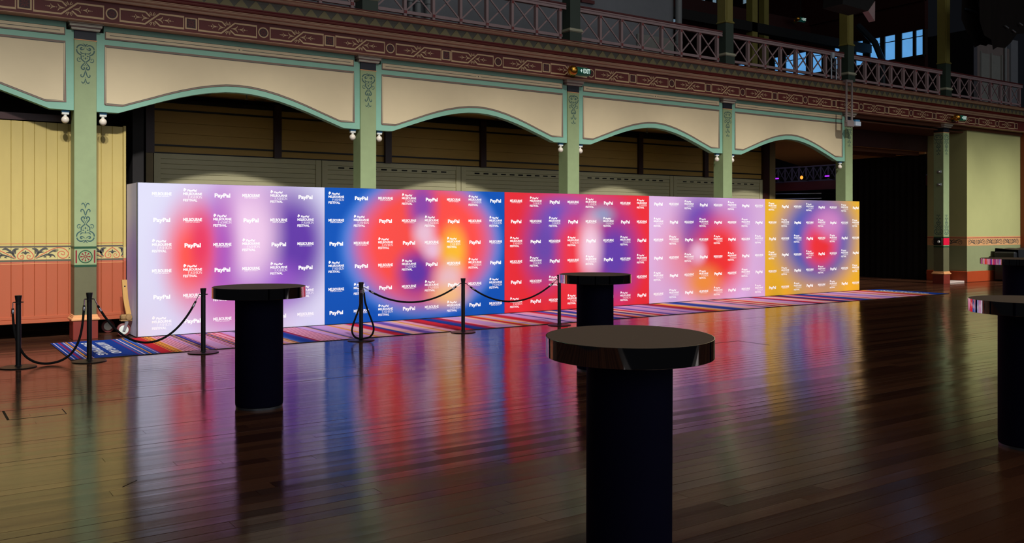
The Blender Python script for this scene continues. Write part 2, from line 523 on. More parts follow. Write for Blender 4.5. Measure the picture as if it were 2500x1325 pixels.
def mono_p(mb, x, z, h, w, y):
    """double leaning P monogram"""
    def p(ox, oz, hh, ww):
        S = lambda u, v: (ox + u*ww + 0.22*v*hh, oz + v*hh)
        mb.poly([S(0,0), S(.28,0), S(.36,.36), S(.62,.40), S(.86,.55), S(.90,.80), S(.72,.97), S(.5,1), S(.08,1)], y)
    p(x, z + h*0.2, h*0.8, w*0.72)
    p(x + w*0.24, z - h*0.02, h*0.78, w*0.72)

def make_logos():
    out = []
    # 0: the city wordmark with its tagline
    mb = MB()
    mb.add(*text_shape('MELBOURNE', -0.145, -0.012, 0.29, 0.050, 0.026))
    mb.add(*text_shape('EVERY BIT DIFFERENT', -0.107, -0.033, 0.222, 0.0125, 0.012))
    out.append(mb.mesh('city_wordmark', M['ink']))
    # 1: the festival lock-up
    mb = MB()
    mono_p(mb, -0.145, 0.066, 0.050, 0.046, 0.0)
    mb.add(*text_shape('PayPal', -0.086, 0.064, 0.152, 0.036, 0.03, 0.22, 'P'))
    mb.add(*text_shape('MELBOURNE', -0.145, 0.010, 0.29, 0.040, 0.024))
    serif_word(mb, 'FASHION', -0.070, -0.041, 0.218, 0.041, 0.0)
    mb.add(*text_shape('FESTIVAL', -0.145, -0.092, 0.215, 0.040, 0.023))
    out.append(mb.mesh('festival_lockup', M['ink']))
    # 2: the sponsor wordmark
    mb = MB()
    mb.add(*text_shape('PayPal', -0.125, -0.028, 0.25, 0.066, 0.038, 0.0, 'P'))
    out.append(mb.mesh('sponsor_wordmark', M['ink']))
    return out
LOGO = make_logos()
LOGO_NAME = ('city_wordmark', 'festival_lockup', 'sponsor_wordmark')

# ================================================================== FLOOR
floor = empty('floor', kind='structure')
P(floor, 'dark polished timber floor of the hall, reflecting the printed backdrop')
BW = 0.13
def plank_mesh():
    mb = MB()
    a = random.uniform(-1, 1)*0.00085; b = random.uniform(-0.2, 1)*0.0006
    n = 4
    w = BW - 0.0022
    vs = []
    for xx in (0.0, 1.0):
        for i in range(n+1):
            t = -1 + 2*i/n
            vs.append((xx, t*w/2, a*t + b*(t*t-0.5)))
    fs = [(i, i+n+1, i+n+2, i+1) for i in range(n)]
    m = len(vs)
    vs += [(0, -w/2, -0.02), (1, -w/2, -0.02), (1, w/2, -0.02), (0, w/2, -0.02)]
    fs += [(0, m, m+1, n+1), (n, 2*n+1, m+2, m+3), (m, m+3, m+2, m+1)]
    mb.add(vs, fs)
    return mb
pl_bases = [plank_mesh().mesh('plank', M['floor']) for _ in range(16)]
field = MB()
def field_row(yc, x0, x1):
    src = plank_mesh()
    x = x0
    while x < x1:
        L = random.uniform(3.2, 6.0); e = min(x+L, x1)
        mb = plank_mesh() if random.random() < 0.5 else src
        field.add([(x + v[0]*(e-x-0.002), yc+v[1], v[2]) for v in mb.v], mb.f)
        x = e
rows = range(int(-0.5/BW), int(24.5/BW))
n_near = 0
for r in rows:
    yc = (r+0.5)*BW
    xl, xr = -4.0, 33.0
    if 2.3 < yc < 8.45:
        s0 = max(0.05*yc, (4.7-0.8264*yc)/0.563) - 0.9
        s1 = min(2.05*yc + 0.6, 5.6 + yc*1.02)
        x = s0 - random.uniform(0, 2.2)
        field_row(yc, xl, x)
        while x < s1:
            L = random.uniform(3.0, 5.2)
            o = link('plank', random.choice(pl_bases), floor, (x, yc, 0))
            o.scale = (L-0.0025, 1, 1)
            x += L; n_near += 1
        field_row(yc, x, xr)
    else:
        field_row(yc, xl, xr)
fo = field.build('plank_field', M['floor'], floor); fo['kind'] = 'stuff'
box('subfloor', M['dark_wall'], floor, -4, 60, -1, 70, -0.06, -0.022)
# trapdoor outlines and scuffs in the boards
hatch = MB()
for x0, x1, y0, y1 in ((0.772, 0.792, 9.03, 9.50), (0.79, 1.25, 9.03, 9.037), (1.243, 1.25, 9.03, 9.30), (9.81, 10.35, 9.17, 9.18), (10.34, 10.35, 8.59, 9.18)):
    hatch.box(x0, x1, y0, y1, 0.0, 0.0013)
hatch.tube([(1.20, 6.287, 0), (1.31, 6.396, 0)], 0.0025, 5)
ho = hatch.build('floor_hatch_joint', M['slot'], floor); ho['kind'] = 'stuff'

# ================================================================== COLONNADE
COLX = [2.311, 6.985, 11.69, 16.385, 21.12, 25.85]
YF = 14.86                       # column front
CW = 0.155                       # half width

def stencil_pattern(flip):
    """scrolling painted ornament; local x = 0 is the column centre, z from 0 (tip of the small fleur) up to 0.625 (broad scroll)"""
    mb = MB()
    k = 0.000607
    def S(pts, w, mirror=True, st=False):
        for sg in ((1, -1) if mirror else (1,)):
            ww = [x*k*1.25 for x in w] if isinstance(w, list) else w*k*1.25
            q = [(sg*p[0]*k, 0.625 - p[1]*k) for p in pts]
            mb.ribbon(q, ww, 0.0, straight=st, k=4)
    S([(4,72),(22,24),(62,8)], [22,18,6])
    S([(28,72),(70,46),(120,44),(172,78),(200,132)], [14,22,24,24,22]); S([(202,156),(192,214),(152,264),(92,292)], [22,24,24,18])
    S([(22,128),(62,152),(98,158),(112,132),(92,108),(70,118)], [10,18,26,26,24,20])
    S([(-38,104),(38,104)], 5, False)
    S([(16,242),(58,252),(96,242),(116,204)], [8,16,24,8])
    S([(0,228),(0,266),(0,302)], [3,30,3], False)
    S([(97,308),(99,384),(36,446),(10,462)], 22, True, True)
    S([(0,338),(0,366),(0,404)], [3,34,3], False); S([(30,304),(50,318),(72,312)], [6,24,6]); S([(34,372),(54,362)], 8)
    S([(100,444),(150,458),(186,430),(182,382),(148,368),(128,394),(146,408)], [8,16,14,10,10,12,6])
    S([(8,474),(54,524),(92,588),(84,632),(48,648),(22,624),(30,596),(46,600)], [10,20,24,24,24,22,18,14])
    S([(0,500),(0,520),(0,540)], [3,22,3], False); S([(14,558),(30,548),(44,558)], [6,12,4])
    mb.disc(0, 0.625-660*k, 15*k)
    S([(6,688),(20,744),(36,796),(66,836),(98,822),(106,786),(88,772)], [14,18,20,18,22,16,10])
    mb.disc(0, 0.625-850*k, 9*k)
    S([(4,876),(14,930),(28,968),(58,988),(82,966),(80,944)], [10,14,18,18,18,8])
    mb.disc(0, 0.625-1012*k, 9*k)
    if not flip: return mb.mesh('painted_pattern', M['stencil'])
    mb.v = [(x, y, 0.625 - z) for x, y, z in mb.v]
    return mb.mesh('painted_pattern', M['stencil'])
ST_UP, ST_LOW = stencil_pattern(False), stencil_pattern(True)

def make_roundel():
    mb = MB()
    ring = [(0.092*math.cos(a*PI/18), 0.092*math.sin(a*PI/18)) for a in range(37)]
    mb.ribbon(ring, 0.015, 0.0, 0, straight=True)
    for i in range(8):
        a = i*PI/4
        c, s_ = math.cos(a), math.sin(a)
        R = lambda u, v: (u*c - v*s_, u*s_ + v*c)
        mb.ribbon([R(0.008, 0), R(0.05, 0)], [0.008, 0.011], 0.0, 1)
        mb.ribbon([R(0.05, 0), R(0.07, 0)], [0.011, 0.036], 0.0, 1)
    return mb.mesh('roundel', [M['dark_green'], M['maroon']])
ROUNDEL = make_roundel()

CAP_PROF = [(0, 0), (0.035, 0), (0.045, 0.014), (0.045, 0.03), (0.07, 0.055), (0.07, 0.088), (0.09, 0.095), (0.09, 0.115), (0.098, 0.12), (0.098, 0.135), (0, 0.135)]
def square_ring(mb, half, prof, yc, z0, mi_of=lambda k: 0):
    """profile (projection, height) swept round a square of the given half width"""
    n = len(prof)
    for k in range(n-1):
        (p0, h0), (p1, h1) = prof[k], prof[k+1]
        a, b = half + p0, half + p1
        q0 = [(-a,-a),(a,-a),(a,a),(-a,a)]; q1 = [(-b,-b),(b,-b),(b,b),(-b,b)]
        vs = [(x, yc+y, z0+h0) for x, y in q0] + [(x, yc+y, z0+h1) for x, y in q1]
        mb.add(vs, [(i, (i+1) % 4, 4+(i+1) % 4, 4+i) for i in range(4)], mi_of(k))
    mb.add([(x, yc+y, z0+prof[-1][1]) for x, y in q1], [(0, 1, 2, 3)], 0)
    mb.add([(x, yc+y, z0+prof[0][1]) for x, y in [(-half-prof[0][0],-half-prof[0][0]),(half+prof[0][0],-half-prof[0][0]),(half+prof[0][0],half+prof[0][0]),(-half-prof[0][0],half+prof[0][0])]], [(3, 2, 1, 0)], 0)

def make_column(loc):
    r = empty('column', loc)
    yc = CW                                     # local y = 0 at the front face
    box('plinth', M['terracotta'], r, -0.174, 0.174, -0.02, 0.33, 0.0, 0.285, 0.006)
    mb = MB()
    square_ring(mb, CW, [(0.03, 0), (0.042, 0.012), (0.042, 0.03), (0.03, 0.042), (0.022, 0.046), (0.022, 0.06), (0.014, 0.066), (0.014, 0.082), (0.002, 0.088)], yc, 0.285)
    mb.build('base_moulding', M['tan_mould'], r)
    box('lower_shaft', M['olive'], r, -CW, CW, 0, 2*CW, 0.37, 1.095, 0.004)
    box('medallion_block', M['pale_green'], r, -CW, CW, 0, 2*CW, 1.095, 1.402, 0.004)
    box('painted_band', M['dark_green'], r, -CW-.0012, CW+.0012, -.0012, 2*CW, 1.095, 1.13)
    box('painted_band', M['dark_green'], r, -CW-.0012, CW+.0012, -.0012, 2*CW, 1.372, 1.402)
    link('roundel', ROUNDEL, r, (0, -0.0015, 1.252))
    for sx in (-1, 1):
        mb = MB(); mb.ribbon([(sx*0.127, 1.165), (sx*0.127, 1.34)], 0.022, -0.0015)
        mb.disc(sx*0.127, 1.165, 0.011, -0.0015); mb.disc(sx*0.127, 1.34, 0.011, -0.0015)
        mb.build('painted_bar', M['maroon'], r)
    box('upper_shaft', M['pale_green'], r, -CW, CW, 0, 2*CW, 1.402, 4.525, 0.004)
    box('gilt_line', M['tan_mould'], r, -CW-.004, CW+.004, -.004, 2*CW, 4.522, 4.534)
    box('necking', M['black_paint'], r, -CW+.002, CW-.002, 0.002, 2*CW, 4.534, 4.672)
    mb = MB()
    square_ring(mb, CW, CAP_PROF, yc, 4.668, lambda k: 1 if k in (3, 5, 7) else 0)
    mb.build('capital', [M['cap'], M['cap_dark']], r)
    link('painted_pattern', ST_UP, r, (0, -0.0015, 3.85))
    link('painted_pattern', ST_LOW, r, (0, -0.0015, 1.46))
    return r
COL_LABEL = ['pale green square column with stencilled scrolls, clear of the backdrop beside the yellow boarded wall',
             'pale green column rising behind the join of the lavender and blue backdrop panels',
             'pale green column under the near green exit sign, behind the red backdrop panel',
             'pale green column rising behind the pink lilac backdrop panel',
             'pale green column with the floodlight bracket hung at its head, behind the yellow panel',
             'pale green column with red tape round it, standing free before the sage pier']
col0 = make_column((COLX[0], YF, 0))
cols = [col0] + [copy_tree(col0, None, (x, YF, 0)) for x in COLX[1:]]
for o, l in zip(cols, COL_LABEL): P(o, l, 'column', 'columns of the hall colonnade')
# the last column is stencilled on its left face too, and carries tape, a control box and switches
c5 = cols[5]
for me, z in ((ST_UP, 3.85), (ST_LOW, 1.46)):
    o = link('painted_pattern', me, c5, (-CW-0.0015, CW, z)); o.rotation_euler = (0, 0, -PI/2)
MB().box(-CW-.003, CW+.003, -.004, .02, 1.16, 1.375).build('tape_wrap', M['red_tape'], c5)['label'] = 'bright red tape'
cb = MB().box(-CW-.05, -CW, 0.03, 0.29, 1.16, 1.38, 0, 0.008).build('control_box', M['slot'], c5)
MB().lathe([(0.04, 0), (0.036, -0.02), (0.0, -0.026)], (-CW-.05, 0.12, 1.26), 20, 0, 'x').build('control_knob', M['bracket_white'], cb)
for z in (2.94, 3.32):
    sb = MB().box(-CW-.04, -CW, 0.06, 0.18, z, z+0.07, 0, 0.006).build('switch_box', M['galv'], c5)
    MB().box(-CW-.055, -CW-.04, 0.10, 0.13, z+0.02, z+0.05).build('switch_lever', M['bracket_white'], sb)

# ------------------------------------------------------------------ arched spandrel panels between the columns
def spandrel(k, label):
    xa = (COLX[k] if k >= 0 else COLX[0]-4.69) + CW + 0.002
    xb = COLX[k+1] - CW - 0.002
    cx = (xa+xb)/2; hw = (xb-xa)/2
    curve = [(1.866, 3.462), (1.55, 3.575), (1.19, 3.70), (0.95, 3.775), (0.7, 3.842), (0.45, 3.893), (0.22, 3.923), (0, 3.933)]
    def arch(off, side):
        a = [(-x, z+off) for x, z in curve] + [(x, z+off) for x, z in reversed(curve[:-1])]
        return a
    r = empty('arch_spandrel', (cx, 14.885, 0), label, 'arch panel', 'arched panels between the columns')
    out = [(-hw, 3.46)] + arch(0, 0) + [(hw, 3.46), (hw, 4.80), (-hw, 4.80)]
    mb = MB()
    # strips between arch and top keep the outline simple to triangulate
    low = [(-hw, 3.46)] + arch(0, 0) + [(hw, 3.46)]
    def slab(mb, low, top, y0, y1, mi=0):
        n = len(low)
        tops = top if isinstance(top, list) else [top]*n
        vs = [(x, y0, z) for x, z in low] + [(p[0], y0, t) for p, t in zip(low, tops)] + [(x, y1, z) for x, z in low] + [(p[0], y1, t) for p, t in zip(low, tops)]
        fs = []
        for i in range(n-1):
            fs += [(i, i+1, n+i+1, n+i), (2*n+i, 3*n+i, 3*n+i+1, 2*n+i+1), (i, 2*n+i, 2*n+i+1, i+1), (n+i, n+i+1, 3*n+i+1, 3*n+i)]
        fs += [(0, n, 3*n, 2*n), (n-1, 3*n-1, 4*n-1, 2*n-1)]
        mb.add(vs, fs, mi)
    ne = 0.103
    low = [(-hw, 3.46), (-hw+ne, 3.4603), (-hw+ne+.0005, 3.4605)] + arch(0, 0) + [(hw-ne-.0005, 3.4605), (hw-ne, 3.4603), (hw, 3.46)]
    tops = [4.665, 4.665] + [4.80]*(len(low)-4) + [4.665, 4.665]
    slab(mb, low, tops, 0.0, 0.14)
    mb.build('spandrel_board', M['teal'], r)
    m = 0.118
    e = hw - m
    # cream panel, slightly proud, its lower edge following the arch
    pl_ = [(-e, 3.578)] + [(max(-e, min(e, x*0.972)), z+0.108 if abs(x) < 1.8 else 3.575) for x, z in arch(0, 0)] + [(e, 3.578)]
    mb = MB(); slab(mb, pl_, 4.474, -0.006, 0.0); mb.build('cream_panel', M['cream'], r)
    loop = pl_ + [(e, 4.474), (-e, 4.474), (-e, 3.578)]
    mb = MB(); mb.ribbon([(x, z) for x, z in loop], 0.024, -0.0075, straight=True)
    mb.build('panel_shadow_border', M['brown_line'], r)  # brown border ribbon; the recess's shadow line is put into its colour
    inner = [(x*0.990, z+0.017) for x, z in pl_] + [(e*0.990, 4.456), (-e*0.990, 4.456), (-e*0.990, 3.595)]
    mb = MB(); mb.ribbon(inner, 0.006, -0.0085, straight=True)
    mb.build('painted_line', M['thin_line'], r)
    # narrow top panel with bevelled edge and centre line
    mb = MB(); mb.box(-e, e, -0.012, 0, 4.575, 4.695, 0, 0.012); mb.build('narrow_panel', M['brown_line'], r)
    box('narrow_panel_face', M['cream'], r, -e+0.014, e-0.014, -0.0145, -0.01, 4.598, 4.688)
    mb = MB(); mb.ribbon([(-e+0.07, 4.640), (-0.05, 4.640)], 0.008, -0.016); mb.ribbon([(0.05, 4.640), (e-0.07, 4.640)], 0.008, -0.016)
    mb.disc(0, 4.64, 0.012, -0.016); mb.build('painted_line', M['thin_line'], r)
    return r
SP = [(-1, 'arched sea green panel cut by the left picture edge, above the yellow boarded wall'),
      (0, 'widest arched sea green panel with cream field, above the lavender backdrop panel'),
      (1, 'arched sea green panel above the blue backdrop panel'),
      (2, 'arched sea green panel right of the near exit sign, above the red backdrop panel'),
      (3, 'arched sea green panel ending at the floodlight bracket, above the yellow backdrop panel')]
for k, l in SP: spandrel(k, l)

# ------------------------------------------------------------------ globe lamps below the arch springings
def make_lamp():
    r = empty('globe_lamp', (0, 0, 0))
    box('mounting_pad', M['tape_blue'], r, -0.055, 0.055, -0.035, 0.035, -0.028, 0.0, 0.004)
    mb = MB(); mb.box(-0.05, 0.05, -0.03, 0.03, -0.062, -0.028, 0, 0.006); mb.lathe([(0.022, -0.086), (0.022, -0.062)], (0, 0, 0), 16)
    mb.build('lamp_holder', M['bracket_white'], r)
    prof = [(0.056*math.sin(a*PI/14), -0.138 - 0.056*math.cos(a*PI/14)) for a in range(14)] + [(0.012, -0.083), (0.0, -0.083)]
    prof[0] = (0.0, -0.194)
    MB().lathe(prof, (0, 0, 0), 20).build('glass_globe', M['globe'], r)
    return r
lamp0 = make_lamp()
first = True
side = {-1: 'left', 1: 'right'}
nth = ['free standing column', 'column behind lavender and blue panels', 'near exit sign column', 'column behind the lilac panel', 'floodlight column']
for i, x in enumerate(COLX[:5]):
    for sg in (-1, 1):
        if i == 4 and sg == 1: continue
        o = lamp0 if first else copy_tree(lamp0)
        first = False
        o.location = (x + sg*0.262, 14.965, 3.455)
        P(o, 'opal globe lamp just %s of the %s' % (side[sg], nth[i]), 'lamp', 'globe lamps under the arches')

# ================================================================== ENTABLATURE
X0, X1 = -2.6, 30.42
t1 = empty('trim_1', (0, 0, 0), 'dark red frieze with tan stencilled panels above the arches', None, None, 'structure')
box('frieze_board', M['frieze_red'], t1, X0, X1, 14.75, 15.0, 4.805, 5.115)
mb = MB(); mb.prism([(14.75, 4.80), (14.70, 4.80), (14.695, 4.79), (14.71, 4.778), (14.86, 4.775), (14.86, 4.80)], 'x', X0, X1)
mb.build('lower_lip', M['moulding'], t1)
PER = 1.1766
def frieze_panel_mesh():
    """long stencilled panel with a crossed ribbon and lily sprays; centred at 0, half length 0.475"""
    mb = MB(); w = 0.024; L = 0.472; H = 0.093; g = 0.105
    mb.ribbon([(-0.10, H), (-L, H), (-L, -H), (-0.11, -H), (0.11, H), (L, H), (L, -H), (0.11, -H), (0.035, -0.03)], w, 0, straight=True)
    mb.ribbon([(-0.10, H), (-0.035, 0.03)], w, 0, straight=True)
    for sx in (-1, 1):
        for x, s_ in ((0.092, 1.0), (0.205, 0.74)):
            for sz in (-1, 1):
                mb.ribbon([(sx*(x-0.02), sz*0.003), (sx*(x+0.028*s_), sz*0.013*s_), (sx*(x+0.052*s_), sz*0.03*s_), (sx*(x+0.062*s_), sz*0.054*s_)], [0.005, 0.013*s_, 0.013*s_, 0.004], 0, k=3)
            mb.ribbon([(sx*(x-0.01), 0), (sx*(x+0.05*s_), 0)], [0.004, 0.008], 0)
        for x, rr in ((0.062, 0.007), (0.169, 0.007), (0.266, 0.013), (0.293, 0.007), (0.313, 0.005)): mb.disc(sx*x, 0, rr, 0, 0, 8)
        for sz in (-1, 1):
            mb.ribbon([(sx*0.006, sz*0.05), (sx*0.016, sz*0.075), (sx*0.03, sz*0.105)], [0.008, 0.014, 0.008], 0, k=2)
            mb.ribbon([(sx*0.016, sz*0.05), (sx*0.036, sz*0.068), (sx*0.05, sz*0.09)], [0.005, 0.01, 0.004], 0, k=2)
    return mb.mesh('painted_pattern', M['frieze_tan'])
FP = frieze_panel_mesh()
mb = MB()
ring = [(0.079*math.cos(a*PI/16), 0.079*math.sin(a*PI/16)) for a in range(33)]
mb.ribbon(ring, 0.019, 0, 0, straight=True)
mb.disc(0, 0, 0.069, 0.0004, 1, 24)
for a in range(8): mb.ribbon([(0.012*math.cos(a*PI/4), 0.012*math.sin(a*PI/4)), (0.035*math.cos(a*PI/4), 0.035*math.sin(a*PI/4)), (0.058*math.cos(a*PI/4), 0.058*math.sin(a*PI/4))], [0.004, 0.018, 0.006], -0.0003, 2, k=2)
FR = mb.mesh('painted_roundel', [M['frieze_tan'], M['roundel_dark'], M['frieze_red']])
mb = MB()
mb.ribbon([(0, 0.082), (0.082, 0.082), (0.082, -0.082), (-0.082, -0.082), (-0.082, 0.082), (0.001, 0.082)], 0.02, 0, 0, straight=True)
mb.poly([(-0.072, -0.072), (0.072, -0.072), (0.072, 0.072), (-0.072, 0.072)], 0.0004, 1)
for a in range(8):
    l = 0.06 if a % 2 == 0 else 0.075
    mb.ribbon([(0.012*math.cos(a*PI/4), 0.012*math.sin(a*PI/4)), (0.036*math.cos(a*PI/4), 0.036*math.sin(a*PI/4)), (l*math.cos(a*PI/4), l*math.sin(a*PI/4))], [0.004, 0.02, 0.005], -0.0003, 2, k=2)
FS = mb.mesh('painted_square', [M['frieze_tan'], M['roundel_dark'], M['frieze_red']])
for k in range(-5, 22):
    x = 5.015 + PER*k
    if not (X0+0.5 < x < X1-0.3): continue
    link('painted_roundel' if k % 2 == 0 else 'painted_square', FR if k % 2 == 0 else FS, t1, (x, 14.748, 4.952))
    if x + PER/2 < X1 - 0.5: link('painted_panel', FP, t1, (x + PER/2, 14.748, 4.952))
t2 = empty('trim_2', (0, 0, 0), 'grey cornice band with a row of olive saw teeth', None, None, 'structure')
box('tooth_band', M['saw_grey'], t2, X0, X1, 14.66, 15.0, 5.295, 5.44)
TP = 0.2405
tm_ = MB().prism([(-TP/2+0.002, 0.0), (TP/2-0.002, 0.0), (0.012, 0.128), (-0.012, 0.128)], 'y', -0.014, 0.0).mesh('saw_tooth', M['saw_olive'])
for k in range(-34, 108):
    x = 5.335 + TP*k
    if X0+0.2 < x < X1-0.1: link('saw_tooth', tm_, t2, (x, 14.66, 5.298))
t3 = empty('trim_3', (0, 0, 0), 'stepped tan and oxide red cornice mouldings above the frieze', None, None, 'structure')
mb = MB(); mb.prism([(14.75, 5.115), (14.70, 5.115), (14.69, 5.13), (14.69, 5.155), (14.66, 5.165), (14.65, 5.18), (14.65, 5.195), (14.64, 5.2), (14.64, 5.212), (15.0, 5.212), (15.0, 5.115)], 'x', X0, X1)
mb.build('lower_moulding', M['moulding'], t3)
mb = MB(); mb.prism([(14.67, 5.212), (14.645, 5.225), (14.64, 5.245), (14.645, 5.265), (14.63, 5.28), (14.63, 5.296), (15.0, 5.296), (15.0, 5.212)], 'x', X0, X1)
mb.build('red_moulding', M['cornice_red'], t3)
mb = MB(); mb.prism([(14.66, 5.44), (14.60, 5.445), (14.58, 5.46), (14.57, 5.49), (14.545, 5.497), (14.545, 5.512), (14.60, 5.520), (15.0, 5.520), (15.0, 5.44)], 'x', X0, X1)
mb.build('upper_moulding', M['moulding'], t3)
mb = MB(); mb.prism([(14.60, 5.520), (14.555, 5.522), (14.555, 5.538), (14.62, 5.55), (15.0, 5.55), (15.0, 5.520)], 'x', X0, X1)
mb.build('top_fillet', M['cornice_red'], t3)
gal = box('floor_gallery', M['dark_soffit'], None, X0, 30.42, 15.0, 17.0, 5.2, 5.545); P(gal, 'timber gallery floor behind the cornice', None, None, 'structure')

# ================================================================== BALUSTRADES and gallery columns
def make_balustrade(x0, n=7):
    """x0: right face of the column it starts from"""
    yb = 14.9
    r = empty('balustrade', (x0, yb, 5.545))
    L = 0.60 + 0.602*(n-1) + 0.15
    mb = MB(); mb.box(-0.0, L, -0.05, 0.05, 0.755, 0.792, 0, 0.006); mb.box(0, L, -0.038, 0.038, 0.722, 0.755); mb.box(0, L, -0.046, 0.046, 0.70, 0.722)
    mb.build('top_rail', M['rail_pink'], r)
    box('handrail', M['rail_cap'], r, -0.0, L, -0.056, 0.056, 0.792, 0.832, 0.01)
    box('bottom_rail', M['rail_pink'], r, 0, L-0.09, -0.028, 0.028, 0.115, 0.175)
    post = None
    for k in range(n):
        x = 0.60 + 0.602*k
        if post is None:
            post = box('baluster', M['rail_pink'], r, -0.03, 0.03, -0.045, 0.045, 0.0, 0.70, 0.006)
            post.location = (x, 0, 0)
            def bar(a, b, y):
                d = Vector((b[0]-a[0], b[1]-a[1])).normalized(); nn = (-d[1]*0.014, d[0]*0.014)
                m_ = MB().prism([(a[0]+nn[0], a[1]+nn[1]), (b[0]+nn[0], b[1]+nn[1]), (b[0]-nn[0], b[1]-nn[1]), (a[0]-nn[0], a[1]-nn[1])], 'y', y-0.010, y+0.010)
                return m_.mesh('cross_bar', M['rail_pink'])
            b1 = bar((-0.572, 0.175), (-0.03, 0.70), 0.012); b2 = bar((-0.572, 0.70), (-0.03, 0.175), -0.012)
            sm = MB()
            for sx in (-1, 1):
                for sz in (-1, 1): sm.box(sx*0.0145-0.012, sx*0.0145+0.012, -0.053, -0.045, sz*0.0145-0.012, sz*0.0145+0.012, 0, 0.004)
            stud = sm.mesh('rosette_stud', M['stud'])
        else:
            link('baluster', post.data, r, (x, 0, 0))
        link('cross_bar', b1, r, (x, 0, 0)); link('cross_bar', b2, r, (x, 0, 0))
        link('rosette_stud', stud, r, (x, 0, 0.145)); link('rosette_stud', stud, r, (x, 0, 0.668))
    return r
bal = make_balustrade(COLX[0]+0.15)
BL = ['lattice balustrade section above the widest arch, cropped by the top edge',
      'lattice balustrade section in front of the grey pipes',
      'lattice balustrade section right of the near exit sign, before the pale gallery door',
      'lattice balustrade section with blue windows behind it and a clamp ladder at its end',
      'lattice balustrade section above the open bay past the floodlight',
      'farthest lattice balustrade section, above the sage pier']
for i, l in enumerate(BL):
    o = bal if i == 0 else copy_tree(bal, None, (COLX[i]+0.15, 14.9, 5.545))
    P(o, l, 'balustrade', 'gallery balustrade sections')
def make_gcol(loc):
    r = empty('gallery_column', loc)
    h = 0.135
    box('column_foot', M['bottle_green'], r, -h-0.02, h+0.02, -0.02, 2*h+0.02, 0, 0.235)
    mb = MB(); square_ring(mb, h, [(0.02, 0), (0.045, 0.02), (0.045, 0.05), (0.03, 0.06), (0.03, 0.075), (0.0, 0.082)], h, 0.235); mb.build('foot_moulding', M['white_mould'], r)
    box('lower_shaft', M['bottle_green'], r, -h, h, 0, 2*h, 0.3, 1.03)
    mb = MB(); square_ring(mb, h, [(0.0, 0), (0.018, 0.01), (0.018, 0.025), (-0.005, 0.06)], h, 1.03); mb.build('shaft_moulding', M['gallery_shaft'], r)
    mb = MB(); c = 0.05; a = h-0.005
    mb.prism([(-a+c, 0.005), (a-c, 0.005), (a-c, 0.02), (a, 0.02), (a, 2*h), (-a, 2*h), (-a, 0.02), (-a+c, 0.02)], 'z', 1.08, 4.2)
    mb.build('upper_shaft', M['gallery_shaft'], r)
    return r
g0 = make_gcol((COLX[0], 14.8, 5.545))
GL = ['gallery post over the column that stands clear of the backdrop', 'dark green gallery post over the lavender and blue panel join', 'gallery post above the near exit sign',
      'dark green and olive gallery post beside the clerestory windows', 'olive gallery post above the floodlight bracket', 'olive gallery post above the far exit sign']
for i, l in enumerate(GL):
    o = g0 if i == 0 else copy_tree(g0, None, (COLX[i], 14.8, 5.545))
    P(o, l, 'gallery column', 'gallery columns')

# ------------------------------------------------------------------ gallery wall, pipes, doors
w = empty('wall_gallery', (0, 0, 0), 'grey plastered wall at the back of the gallery', None, None, 'structure')
box('plaster_face', M['grey_wall'], w, -3, 16.66, 16.97, 17.2, 5.4, 11.0)
box('skirting', M['rail_pink'], w, -3, 16.66, 16.93, 16.97, 5.545, 5.75)
pipe0 = None
for i, (x, rr, l) in enumerate(((8.88, 0.05, 'leftmost grey pipe of the cluster on the gallery wall'), (9.06, 0.07, 'thick grey pipe in the middle of the gallery pipe cluster'), (9.31, 0.07, 'thick grey pipe at the right of the gallery pipe cluster'), (16.72, 0.085, 'grey pipe at the end of the gallery wall beside the tall windows'))):
    r = empty('drain_pipe', (x, 16.84, 5.545), l, 'pipe', 'gallery pipes')
    MB().lathe([(rr, 0), (rr, 5.2)], (0, 0, 0), 16).build('pipe_length', M['pipe'], r)
    for z in (0.9, 2.6): MB().lathe([(rr+0.02, z), (rr+0.02, z+0.08)], (0, 0, 0), 16).build('pipe_collar', M['pipe'], r)
d = empty('door_1', (0, 0, 0), 'pale grey door on the gallery behind the lattice', None, None, 'structure')
box('door_frame', M['door_grey'], d, 15.36, 16.62, 16.90, 16.97, 5.545, 6.58, 0.01)
for x in (15.46, 16.04): box('door_panel', M['door_grey'], d, x, x+0.5, 16.88, 16.90, 5.75, 6.45, 0.008)
box('wall_fixture', M['rail_cap'], d, 13.55, 13.95, 16.9, 16.97, 7.12, 7.2)
# far right of the gallery
w = empty('wall_gallery_right', (0, 0, 0), 'pale panelled gallery wall beyond the last post', None, None, 'structure')
box('wall_board', M['box_grey'], w, 31.5, 33.7, 16.97, 17.1, 5.4, 8.25)
box('lit_jamb', M['grey_wall'], w, 33.75, 34.25, 16.93, 17.1, 5.4, 8.6)
dd = empty('door_2', (0, 0, 0), 'pale panelled gallery door with a red handle, beyond the last post', None, None, 'structure')
for x in (31.72, 32.45): box('door_panel', M['door_grey'], dd, x, x+0.55, 16.93, 16.97, 5.7, 7.9, 0.02)
for x in (31.66, 32.36, 33.08): box('door_stile', M['door_grey'], dd, x, x+0.05, 16.91, 16.97, 5.545, 7.95)
MB().box(32.15, 32.4, 16.86, 16.93, 6.72, 6.85, 0, 0.02).build('door_handle', M['rail_cap'], dd)
MB().lathe([(0.04, 5.5), (0.04, 8.3)], (33.3, 16.9, 0), 12).build('door_pipe', M['pipe'], dd)

